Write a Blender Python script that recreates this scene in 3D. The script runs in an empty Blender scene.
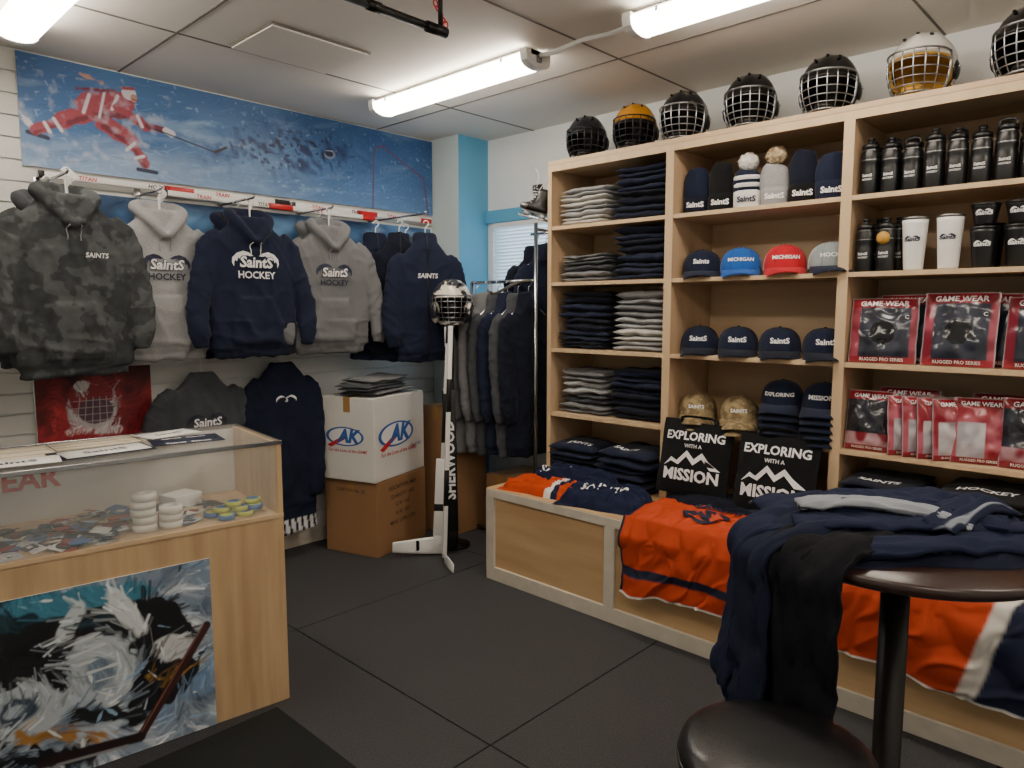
import bpy, math, random
import numpy as np
from mathutils import Vector, Matrix, noise
from mathutils.bvhtree import BVHTree
random.seed(7); np.random.seed(7)
PI=math.pi
# ------------------------------------------------------------------ helpers
def lin(c):
    if isinstance(c,str): c=[int(c[i:i+2],16) for i in (0,2,4)]
    a=np.array(c,float)/255.0
    return np.where(a<=0.04045,a/12.92,((a+0.055)/1.055)**2.4)
MC={}
def mat(name,col='ffffff',rough=.6,metal=0,var=0,vs=6,bump=0,bs=300,st=(1,1,1),attr=False,emit=0,coat=0,trans=0,alpha=1,col2=None,lo=.4,hi=.6,sheen=0,spec=.5,emcol=None,detail=4,vor=False,bd=.002):
    if name in MC: return MC[name]
    m=bpy.data.materials.new(name); m.use_nodes=True; nt=m.node_tree; N=nt.nodes; L=nt.links
    b=N['Principled BSDF']
    c=tuple(lin(col))+(1,)
    b.inputs['Base Color'].default_value=c
    b.inputs['Roughness'].default_value=rough; b.inputs['Metallic'].default_value=metal
    b.inputs['Specular IOR Level'].default_value=spec
    if coat: b.inputs['Coat Weight'].default_value=coat; b.inputs['Coat Roughness'].default_value=.15
    if trans: b.inputs['Transmission Weight'].default_value=trans
    if alpha<1: b.inputs['Alpha'].default_value=alpha
    if sheen: b.inputs['Sheen Weight'].default_value=sheen; b.inputs['Sheen Roughness'].default_value=.5
    if emit:
        b.inputs['Emission Strength'].default_value=emit
        b.inputs['Emission Color'].default_value=tuple(lin(emcol or col))+(1,)
    src=None
    if attr:
        a=N.new('ShaderNodeAttribute'); a.attribute_name='Col'; src=a.outputs['Color']
    tc=N.new('ShaderNodeTexCoord'); mp=N.new('ShaderNodeMapping'); mp.inputs['Scale'].default_value=st
    L.new(tc.outputs['Object'],mp.inputs['Vector'])
    if col2:
        n=N.new('ShaderNodeTexNoise'); n.inputs['Scale'].default_value=vs; n.inputs['Detail'].default_value=detail
        L.new(mp.outputs[0],n.inputs['Vector'])
        r=N.new('ShaderNodeValToRGB'); r.color_ramp.elements[0].position=lo; r.color_ramp.elements[1].position=hi
        r.color_ramp.elements[0].color=c; r.color_ramp.elements[1].color=tuple(lin(col2))+(1,)
        L.new(n.outputs['Fac'],r.inputs['Fac']); src=r.outputs['Color']
    if var:
        n=N.new('ShaderNodeTexNoise'); n.inputs['Scale'].default_value=vs*1.7 if col2 else vs; n.inputs['Detail'].default_value=6
        L.new(mp.outputs[0],n.inputs['Vector'])
        mr=N.new('ShaderNodeMapRange'); mr.inputs['From Min'].default_value=.3; mr.inputs['From Max'].default_value=.7
        mr.inputs['To Min'].default_value=1-var; mr.inputs['To Max'].default_value=1+var
        L.new(n.outputs['Fac'],mr.inputs['Value'])
        h=N.new('ShaderNodeHueSaturation'); L.new(mr.outputs[0],h.inputs['Value'])
        if src: L.new(src,h.inputs['Color'])
        else: h.inputs['Color'].default_value=c
        src=h.outputs['Color']
    if src: L.new(src,b.inputs['Base Color'])
    if bump:
        n=N.new('ShaderNodeTexVoronoi' if vor else 'ShaderNodeTexNoise'); n.inputs['Scale'].default_value=bs
        L.new(tc.outputs['Object'],n.inputs['Vector'])
        bp=N.new('ShaderNodeBump'); bp.inputs['Strength'].default_value=bump; bp.inputs['Distance'].default_value=bd
        L.new(n.outputs[0],bp.inputs['Height']); L.new(bp.outputs[0],b.inputs['Normal'])
    MC[name]=m; return m

def A(x): return np.asarray(x,float).reshape(-1,3)
def join(*gs):
    vs=[];fs=[];o=0
    for v,f in gs:
        v=A(v); vs.append(v); fs+= [tuple(i+o for i in p) for p in f]; o+=len(v)
    return np.vstack(vs),fs
def tr(g,M):
    v,f=g; v=A(v); M=np.array(M); return v@M[:3,:3].T+M[:3,3],f
def T(x,y,z): return Matrix.Translation((x,y,z))
def R(a,ax='Z'): return Matrix.Rotation(a,4,ax)
def Sc(x,y,z): return Matrix.Diagonal((x,y,z,1))
def frame(o,x,y):
    x=Vector(x).normalized(); y=Vector(y).normalized(); z=x.cross(y)
    M=Matrix((( x.x,y.x,z.x,o[0]),(x.y,y.y,z.y,o[1]),(x.z,y.z,z.z,o[2]),(0,0,0,1))); return M
FR=lambda o:frame(o,(1,0,0),(0,0,1))      # decal facing local -Y
import bmesh
_bc={}
def box(sx,sy,sz,c=(0,0,0),bev=0,seg=2):
    k=(round(sx,4),round(sy,4),round(sz,4),bev,seg)
    if k not in _bc:
        bm=bmesh.new(); bmesh.ops.create_cube(bm,size=1)
        for v in bm.verts: v.co=Vector((v.co.x*sx,v.co.y*sy,v.co.z*sz))
        if bev: bmesh.ops.bevel(bm,geom=bm.edges[:],offset=bev,segments=seg,affect='EDGES',profile=.5)
        bm.verts.index_update()
        _bc[k]=(np.array([v.co[:] for v in bm.verts]),[tuple(v.index for v in f.verts) for f in bm.faces]); bm.free()
    v,f=_bc[k]; return v+np.array(c),f
def bx(x0,x1,y0,y1,z0,z1,bev=0): return box(abs(x1-x0),abs(y1-y0),abs(z1-z0),((x0+x1)/2,(y0+y1)/2,(z0+z1)/2),bev)
def lathe(prof,n=24,c=(0,0,0)):
    vs=[];fs=[];rows=[]
    for r,z in prof:
        if r<1e-6: rows.append([len(vs)]); vs.append((0,0,z))
        else:
            rows.append(list(range(len(vs),len(vs)+n)))
            for i in range(n):
                a=2*PI*i/n; vs.append((r*math.cos(a),r*math.sin(a),z))
    for a,b in zip(rows[:-1],rows[1:]):
        for i in range(n):
            j=(i+1)%n
            if len(a)==1 and len(b)==1: continue
            if len(a)==1: fs.append((a[0],b[j],b[i]))
            elif len(b)==1: fs.append((a[i],a[j],b[0]))
            else: fs.append((a[i],a[j],b[j],b[i]))
    return A(vs)+np.array(c),fs
def loft(rings,cap=True,closed=False):
    n=len(rings[0]); m=len(rings); vs=np.vstack([A(r) for r in rings]); fs=[]
    for k in range(m if closed else m-1):
        a=k*n; b=((k+1)%m)*n
        for i in range(n):
            j=(i+1)%n; fs.append((a+i,a+j,b+j,b+i))
    if cap and not closed:
        fs.append(tuple(range(n))[::-1]); fs.append(tuple(range((m-1)*n,m*n)))
    return vs,fs
def sring(c,ax,ay,ra,rb,n=24,p=2.0):
    a=np.linspace(0,2*PI,n,endpoint=False); ca=np.cos(a); sa=np.sin(a)
    u=np.sign(ca)*np.abs(ca)**(2/p)*ra; v=np.sign(sa)*np.abs(sa)**(2/p)*rb
    return np.array(c)+np.outer(u,ax)+np.outer(v,ay)
def cr(P,k=6,closed=False):
    P=A(P); n=len(P); out=[]
    rng=range(n) if closed else range(n-1)
    for i in rng:
        p0=P[(i-1)%n] if closed or i>0 else 2*P[0]-P[1]
        p1=P[i]; p2=P[(i+1)%n]
        p3=P[(i+2)%n] if closed or i+2<n else 2*P[-1]-P[-2]
        for t in np.linspace(0,1,k,endpoint=False):
            out.append(.5*((2*p1)+(-p0+p2)*t+(2*p0-5*p1+4*p2-p3)*t*t+(-p0+3*p1-3*p2+p3)*t**3))
    if not closed: out.append(P[-1])
    return np.array(out)
def tube(path,r,n=8,closed=False,flat=1.0):
    P=A(path); m=len(P)
    if np.isscalar(r): r=[r]*m
    T_=np.array([(P[(i+1)%m]-P[(i-1)%m]) if closed else (P[min(i+1,m-1)]-P[max(i-1,0)]) for i in range(m)])
    T_/=np.linalg.norm(T_,axis=1)[:,None]+1e-12
    u=np.cross(T_[0],(0,0,1)); 
    if np.linalg.norm(u)<.1: u=np.cross(T_[0],(0,1,0))
    u/=np.linalg.norm(u); rings=[]
    for i in range(m):
        u=u-T_[i]*np.dot(u,T_[i]); u/=np.linalg.norm(u); w=np.cross(T_[i],u)
        rings.append(sring(P[i],u,w,r[i],r[i]*flat,n))
    return loft(rings,closed=closed)
def ell(c,rx,ry,rz,n=20,m=12):
    pr=[(math.sin(PI*i/m),-math.cos(PI*i/m)) for i in range(m+1)]; pr[0]=(0,-1); pr[-1]=(0,1)
    v,f=lathe(pr,n); return v*np.array([rx,ry,rz])+np.array(c),f
def sheet(nx,ny,P,C=None):
    U,V=np.meshgrid(np.linspace(0,1,nx),np.linspace(0,1,ny))
    vs=np.array([P(u,v) for u,v in zip(U.ravel(),V.ravel())],float)
    fs=[(j*nx+i,j*nx+i+1,(j+1)*nx+i+1,(j+1)*nx+i) for j in range(ny-1) for i in range(nx-1)]
    col=None
    if C is not None: col=np.array([C(u,v) for u,v in zip(U.ravel(),V.ravel())],float)
    return vs,fs,col
def nz(x,y,z=0): return noise.noise(Vector((x,y,z)))
def rdg(x,y,z=0): return 1-2*abs(nz(x,y,z))*1.6
def r3(x,y,z=0): return max(0,1-abs(nz(x,y,z))*4.2)**1.5
def mixc(a,b,t): t=min(1,max(0,t)); return lin(a)*(1-t)+lin(b)*t
class B:
    def __init__(s,name): s.n=name;s.v=[];s.f=[];s.mi=[];s.sm=[];s.ms=[];s.c=[];s.o=0
    def add(s,g,m,M=None,smooth=True,col=None):
        v,f=A(g[0]),g[1]
        if M is not None: v,_=tr((v,f),M)
        if m not in s.ms: s.ms.append(m)
        k=s.ms.index(m)
        s.v.append(v); s.c.append(np.ones((len(v),3)) if col is None else np.array(col)*np.ones((len(v),3)))
        s.f+=[tuple(i+s.o for i in p) for p in f]; s.mi+=[k]*len(f); s.sm+=[smooth]*len(f); s.o+=len(v); return s
    def box(s,x0,x1,y0,y1,z0,z1,m,bev=0): return s.add(bx(x0,x1,y0,y1,z0,z1,bev),m,smooth=False)
    def done(s,M=None,recenter=False,norm=True):
        v=np.vstack(s.v); c=np.vstack(s.c)
        org=np.zeros(3)
        if recenter:
            org=np.array([(v[:,0].min()+v[:,0].max())/2,(v[:,1].min()+v[:,1].max())/2,v[:,2].min()]); v=v-org
        me=bpy.data.meshes.new(s.n); me.from_pydata(v.tolist(),[],s.f)
        for m in s.ms: me.materials.append(m)
        me.polygons.foreach_set('material_index',s.mi); me.polygons.foreach_set('use_smooth',s.sm)
        a=me.color_attributes.new('Col','FLOAT_COLOR','POINT')
        a.data.foreach_set('color',np.hstack([c,np.ones((len(c),1))]).astype(np.float32).ravel())
        if norm:
            bm=bmesh.new(); bm.from_mesh(me); bmesh.ops.recalc_face_normals(bm,faces=bm.faces[:]); bm.to_mesh(me); bm.free()
        me.update(); ob=bpy.data.objects.new(s.n,me); bpy.context.collection.objects.link(ob)
        if M is not None: ob.matrix_world=M
        if recenter: ob.location=Vector(org)
        return ob
_tc={}
def textgeo(body,size,off=0,shear=0):
    k=(body,off,shear)
    if k not in _tc:
        c=bpy.data.curves.new('t','FONT'); c.body=body; c.size=1; c.align_x='CENTER'; c.align_y='CENTER'; c.offset=off; c.shear=shear; c.resolution_u=2
        ob=bpy.data.objects.new('t',c); bpy.context.collection.objects.link(ob)
        dg=bpy.context.evaluated_depsgraph_get(); dg.update()
        me=bpy.data.meshes.new_from_object(ob.evaluated_get(dg))
        _tc[k]=(np.array([v.co[:] for v in me.vertices]).reshape(-1,3),[tuple(p.vertices) for p in me.polygons])
        bpy.data.objects.remove(ob); bpy.data.meshes.remove(me); bpy.data.curves.remove(c)
    v,f=_tc[k]; return v*size,f
def project(g,M,bvh,off=.003):
    v,f=g; out=[]; d=-(M.to_3x3()@Vector((0,0,1)))
    for p in v:
        s=M@Vector((p[0],p[1],.25)); h=bvh.ray_cast(s,d,.5)
        out.append((h[0]-d*off) if h[0] is not None else M@Vector((p[0],p[1],0)))
    return A([tuple(q) for q in out]),f
def bvh(g): return BVHTree.FromPolygons([Vector(p) for p in g[0]],g[1])
def rem(g,vox,sm=3):
    me=bpy.data.meshes.new('r'); me.from_pydata(A(g[0]).tolist(),[],g[1]); 
    bm=bmesh.new(); bm.from_mesh(me); bmesh.ops.recalc_face_normals(bm,faces=bm.faces[:]); bm.to_mesh(me); bm.free()
    ob=bpy.data.objects.new('r',me); bpy.context.collection.objects.link(ob)
    m=ob.modifiers.new('r','REMESH'); m.mode='VOXEL'; m.voxel_size=vox
    s=ob.modifiers.new('s','SMOOTH'); s.iterations=sm; s.factor=.5
    dg=bpy.context.evaluated_depsgraph_get(); dg.update(); e=bpy.data.meshes.new_from_object(ob.evaluated_get(dg))
    n=len(e.vertices); v=np.empty(n*3); e.vertices.foreach_get('co',v); nn=np.empty(n*3); e.vertices.foreach_get('normal',nn)
    f=[tuple(p.vertices) for p in e.polygons]
    bpy.data.objects.remove(ob); bpy.data.meshes.remove(me); bpy.data.meshes.remove(e)
    return v.reshape(-1,3),f,nn.reshape(-1,3)
def vn(x,y,seed=0):
    xi=np.floor(x).astype(int); yi=np.floor(y).astype(int); xf=x-xi; yf=y-yi
    def h(a,b):
        n=(a*374761393+b*668265263+seed*1442695041)&0xffffffff
        n=((n^(n>>13))*1274126177)&0xffffffff
        return ((n^(n>>16))&0xffff)/65535.0
    u=xf*xf*(3-2*xf); w=yf*yf*(3-2*yf)
    return (h(xi,yi)*(1-u)+h(xi+1,yi)*u)*(1-w)+(h(xi,yi+1)*(1-u)+h(xi+1,yi+1)*u)*w
def fb(x,y,seed=0,o=3):
    s=0;a=.5
    for i in range(o): s=s+a*vn(x*2**i+i*.37*y,y*2**i-i*.31*x,seed+i); a*=.5
    return s/(1-.5**o)
def dcap(x,y,p,q):
    px,py=p;qx,qy=q; dx,dy=qx-px,qy-py; t=np.clip(((x-px)*dx+(y-py)*dy)/(dx*dx+dy*dy+1e-9),0,1)
    return np.hypot(x-px-t*dx,y-py-t*dy)
def paint(w,h,nx,ny,fn):
    U,V=np.meshgrid(np.linspace(0,w,nx),np.linspace(0,h,ny))
    c=fn(U,V); vs=np.stack([U.ravel(),0*U.ravel(),V.ravel()],1)
    i=np.arange(nx-1)[None,:]+np.arange(ny-1)[:,None]*nx; i=i.ravel()
    fs=np.stack([i,i+1,i+1+nx,i+nx],1).tolist()
    return (vs,[tuple(q) for q in fs]),c.reshape(-1,3)
class Cv:
    def __init__(s,x,y,base): s.x=x;s.y=y;s.c=np.ones(x.shape+(3,))*lin(base)
    def mix(s,m,col): m=np.clip(m,0,1)[...,None]; s.c=s.c*(1-m)+m*(lin(col) if isinstance(col,str) else col)
    def cap(s,p,q,r,col,soft=.004,wob=0,seed=1):
        d=dcap(s.x,s.y,p,q)+wob*(fb(s.x*30,s.y*30,seed,2)-.5); s.mix((r-d)/soft,col)
    def ell(s,c,rx,ry,col,soft=.06,ang=0,wob=0,seed=2):
        dx=s.x-c[0];dy=s.y-c[1]; ca,sa=math.cos(ang),math.sin(ang); u=(dx*ca+dy*sa)/rx; v=(-dx*sa+dy*ca)/ry
        s.mix((1-np.hypot(u,v)+wob*(fb(s.x*25,s.y*25,seed,2)-.5))/soft,col)
    def strokes(s,n,L,r,ang,seed=1,amp=.35):
        """painterly brush marks picked from the local colour"""
        rs=np.random.RandomState(seed); H,W=s.x.shape; w=s.x.max(); h=s.y.max()
        for k in range(n):
            px,py=rs.rand()*w,rs.rand()*h; ix=min(W-1,int(px/w*W)); iy=min(H-1,int(py/h*H)); col=s.c[iy,ix]*(1+amp*(rs.rand()*2-.9))
            a=ang(px,py)+rs.randn()*.25; l=L*(.5+rs.rand()); rr=r*(.5+rs.rand())
            q=(px+l*math.cos(a),py+l*math.sin(a)); m=rr+.006
            x0=max(0,int((min(px,q[0])-m)/w*W)); x1=min(W,int((max(px,q[0])+m)/w*W)+2); y0=max(0,int((min(py,q[1])-m)/h*H)); y1=min(H,int((max(py,q[1])+m)/h*H)+2)
            if x1<=x0 or y1<=y0: continue
            d=dcap(s.x[y0:y1,x0:x1],s.y[y0:y1,x0:x1],(px,py),q); mk=(np.clip((rr-d)/.004,0,1)*.75)[...,None]
            s.c[y0:y1,x0:x1]=s.c[y0:y1,x0:x1]*(1-mk)+col*mk

# ------------------------------------------------------------------ materials
NAVY='1a2136'
m_wall=mat('wall_paint','e6eaeb',.7,var=.03,vs=3,bump=.1,bs=120)
m_slat=mat('slatwall_white','dededa',.45,var=.03,vs=2)
m_ceil=mat('ceiling_paint','e6e2db',.8,var=.05,vs=1.2,bump=.15,bs=60)
m_ceilline=mat('ceiling_joint','6d6962',.8)
m_blue=mat('blue_paint','5ea6cc',.5,var=.03,vs=3)
m_bluepale=mat('column_pale_blue','c3d2d3',.6,var=.04,vs=3)
m_rub=mat('rubber_floor','353538',.72,var=.42,vs=150,bump=1,bs=190,vor=True,bd=.002)
m_seam=mat('rubber_seam','0b0b0b',.9)
m_maple=mat('maple_board','b59676',.5,col2='c9ad8b',vs=3,st=(2,2,.25),lo=.3,hi=.7,var=.06)
m_mapleh=mat('maple_shelf','bd9e7c',.5,col2='ceb592',vs=3,st=(3,.3,3),lo=.3,hi=.7,var=.05)
m_panel=mat('birch_panel','b8966c',.45,col2='c8a97e',vs=3,st=(2,.4,4),lo=.3,hi=.7,var=.06)
m_pine=mat('pine_edge','cbb08b',.5,var=.08,vs=9,st=(2,2,.3))
m_trimw=mat('white_wash_trim','c9c2b4',.5,var=.10,vs=12)
m_lam=mat('maple_laminate','c8aa82',.35,col2='b39570',vs=2.5,st=(7,7,.7),lo=.35,hi=.65,var=.05)
m_glass=mat('glass','f4fbfa',.03,alpha=.10,spec=.5)
m_chrome=mat('chrome','b8b8ba',.22,1)
m_metal=mat('brushed_metal','8c8c8c',.35,1)
m_blackp=mat('black_plastic','101114',.35)
m_blackm=mat('black_iron','141414',.45,.6)
m_white=mat('white_plastic','e9e9e6',.35)
m_redp=mat('red_plastic','c01c22',.35)
m_paper=mat('paper','ecebe6',.7)
m_paint=mat('canvas_paint',rough=.5,attr=True,bump=.25,bs=70)
m_lens=mat('lamp_lens','fff6e6',.3,emit=24,emcol='fff2e0')
m_txtw=mat('print_white','e8e8ea',.6)
m_txtn=mat('print_navy','18203a',.6)
m_txtb=mat('print_blue','2a5ca8',.6)
m_txtr=mat('print_red','c32630',.6)
m_txtk=mat('print_black','141414',.7)
def cloth(n,c,var=.12,**k): return mat('cloth_'+n,c,.92,var=var,vs=k.pop('vs',14),bump=.35,bs=k.pop('bs',420),sheen=.06,spec=.2,**k)
c_navy=cloth('navy',NAVY); c_navy2=cloth('navy_dark','131827'); c_gray=cloth('heather','6d6e71',.1,vs=160)
c_lgray=cloth('light_heather','959698',.14,vs=160); c_char=cloth('charcoal','44474c'); c_black=cloth('black','121315')
c_ogray=cloth('oatmeal','b3b1ac',.1,vs=160)
c_camo=mat('cloth_camo','393c3e',.9,col2='4c4f51',vs=13,lo=.48,hi=.52,var=.25,bump=.3,bs=400,spec=.2,detail=2)
c_attr=mat('cloth_dyed',rough=.88,attr=True,var=.08,vs=12,bump=.4,bs=500,spec=.2)
c_mesh=mat('jersey_knit',rough=.75,attr=True,var=.05,vs=12,bump=.5,bs=600,spec=.3)
m_film=mat('plastic_film',rough=.2,attr=True,coat=.4,bump=.35,bs=16,bd=.006)
m_card=mat('cardboard','97704c',.8,var=.06,vs=5,bump=.1,bs=80)
m_cardw=mat('white_carton','dddbd6',.6,var=.03,vs=5)
m_tape=mat('packing_tape','a8814f',.25)
# ------------------------------------------------------------------ ROOM
XL,XR,YB,YF,ZC=-1.3,3.70,4.05,-1.6,2.71
b=B('floor'); b.box(XL,XR,YF,YB,-.06,-.012,m_seam)
xs=[XL,-.98,.33,1.63,2.94,XR]; ys=[YF,-.95,.35,1.65,2.95,YB]
for i in range(5):
    for j in range(5):
        g=.0028; b.add(bx(xs[i]+g,xs[i+1]-g,ys[j]+g,ys[j+1]-g,-.012,0,.002),m_rub,smooth=False)
b.done(recenter=True)
b=B('ceiling'); b.box(XL-.1,XR+.1,YF-.1,YB+.1,ZC,ZC+.08,m_ceil)
for y in (-.35,.87,2.09,3.31): b.box(XL,XR,y-.005,y+.005,ZC-.003,ZC,m_ceilline)
for x in (-.55,.67,1.35,2.95): b.box(x-.005,x+.005,YF,YB,ZC-.003,ZC,m_ceilline)
b.done(recenter=True)
b=B('trim_1')   # access hatch on ceiling
b.box(1.57,2.07,2.88,3.27,ZC-.012,ZC-.003,m_ceilline); b.box(1.575,2.065,2.885,3.265,ZC-.02,ZC-.012,m_ceil,.002); b.done(recenter=True)
b=B('wall_back'); b.box(XL,XR+.1,YB,YB+.1,0,ZC,m_wall)
z=.10
while z<ZC-.06:
    b.add(bx(XL,3.41,YB-.015,YB,z+.004,min(z+.098,ZC),.003),m_slat,smooth=False); z+=.1
b.done(recenter=True)
b=B('wall_left'); b.box(XL-.1,XL,YF,YB,0,ZC,m_wall); b.done(recenter=True)
b=B('wall_front'); b.box(XL-.1,XR+.1,YF-.1,YF,0,ZC,m_wall); b.done(recenter=True)
wy0,wy1,wz0,wz1=2.85,3.70,.95,2.12
b=B('wall_right'); b.box(XR,XR+.1,YF,wy0,0,ZC,m_wall); b.box(XR,XR+.1,wy1,YB,0,ZC,m_wall)
b.box(XR,XR+.1,wy0,wy1,0,wz0,m_wall); b.box(XR,XR+.1,wy0,wy1,wz1,ZC,m_wall); b.done(recenter=True)
b=B('window_1')
for y in (wy0+.02,wy1-.02): b.box(XR+.02,XR+.07,y-.02,y+.02,wz0,wz1,m_white)
for z in (wz0+.02,wz1-.02,1.5): b.box(XR+.02,XR+.07,wy0,wy1,z-.02,z+.02,m_white)
b.box(XR+.04,XR+.046,wy0,wy1,wz0,wz1,m_glass)
b.done(recenter=True)
b=B('window_blind'); m_bl=mat('glowing_blind_slat','e4edf2',.5,emit=.5,emcol='c4def0')  # slats glow weakly in place of daylight coming through them
z=wz0+.02
while z<wz1-.04:
    b.add(box(.026,wy1-wy0-.03,.002),m_bl,T(XR+.0,(wy0+wy1)/2,z)@R(math.radians(50),'Y')); z+=.024
b.box(XR-.02,XR+.02,wy0+.01,wy1-.01,wz1-.035,wz1,m_white,.003)
for y in (wy0+.15,wy1-.15): b.add(tube([(XR-.012,y,wz0),(XR-.012,y,wz1-.02)],.0012,6),m_white)
b.done(recenter=True)
b=B('trim_2'); b.box(XR-.03,XR,2.76,3.75,wz1,wz1+.09,m_blue,.004); b.done(recenter=True)
b=B('wall_column'); b.box(3.41,3.4105,3.75,YB,0,ZC,m_bluepale); b.box(3.4105,XR,3.75,YB,0,ZC,m_blue); b.done(recenter=True)  # left face is a paler blue than the rest of the column
b=B('baseboard_back'); b.box(XL,3.41,YB-.03,YB,0,.1,m_trimw,.003); b.done(recenter=True)

def fixture(x,y0,y1):
    b=B('fluorescent_ceiling_light'); L_=y1-y0
    b.box(-.055,.055,-L_/2,L_/2,-.03,0,m_white,.004)
    pr=[]
    for k in range(9):
        a=PI*k/8; pr.append((.08*math.cos(a),-.028-.05*math.sin(a)**.7))
    ring=lambda y:[(p[0],y,p[1]) for p in pr]+[(-.08,y,-.02),(.08,y,-.02)]
    b.add(loft([ring(-L_/2+.035),ring(L_/2-.035)]),m_lens,smooth=False)
    for s in (-1,1):
        q=[(p[0]*1.06,0,p[1]*1.04) for p in pr]+[(-.085,0,-.005),(.085,0,-.005)]
        q=np.array(q); b.add(loft([q+np.array([0,s*(L_/2-.04),0]),q+np.array([0,s*L_/2,0])]),m_white,smooth=False)
        b.add(box(.03,.012,.03,(0,s*(L_/2+.004),-.04),.003),m_metal)
        b.add(tube([(-.082,s*(L_/2-.16),-.02),(-.086,s*(L_/2-.16),-.035)],.006,6),m_metal)
    b.add(bx(-.02,.02,-L_/2+.1,L_/2-.1,0,.02),m_white)
    b.done(T(x,(y0+y1)/2,ZC-.02))
for f in ((2.56,2.26,3.48),(2.56,.50,1.74),(.82,2.42,3.66),(.82,.3,1.5),(2.56,-1.3,-.1),(.6,-1.4,-.2)): fixture(*f)  # the later entries, all out of view, are added as fill light
b=B('electrical_conduit'); b.add(tube(cr([(2.56,2.25,2.665),(2.56,2.16,2.66),(2.60,2.05,2.69),(2.63,1.95,2.695),(2.58,1.85,2.67),(2.56,1.745,2.665)],6),.011,8),m_white); b.done(recenter=True)
b=B('ceiling_pipe'); P=[(-.6,2.03,2.5),(1.74,2.03,2.5)]
b.add(tube(P,.014,12),m_blackm); b.add(tube([(1.70,2.03,2.5),(1.79,2.03,2.5)],.019,12),m_blackm); b.add(tube([(1.45,2.03,2.5),(1.50,2.03,2.5)],.018,12),m_blackm)
b.add(tube([(1.765,2.03,2.5),(1.765,2.03,ZC)],.009,12),m_blackm); b.add(tube([(.2,2.03,2.5),(.2,2.03,ZC)],.006,8),m_metal)
for k in range(9):
    a=k*.4; b.add(tube([(1.765+.025*math.cos(a)+.010*math.cos(t),2.03+.025*math.sin(a)+.008*math.sin(t)*(k%2),2.53+k*.018+.012*math.sin(t)) for t in np.linspace(0,2*PI,10,endpoint=False)],.003,6,closed=True),m_redp)
b.done(recenter=True)

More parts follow.
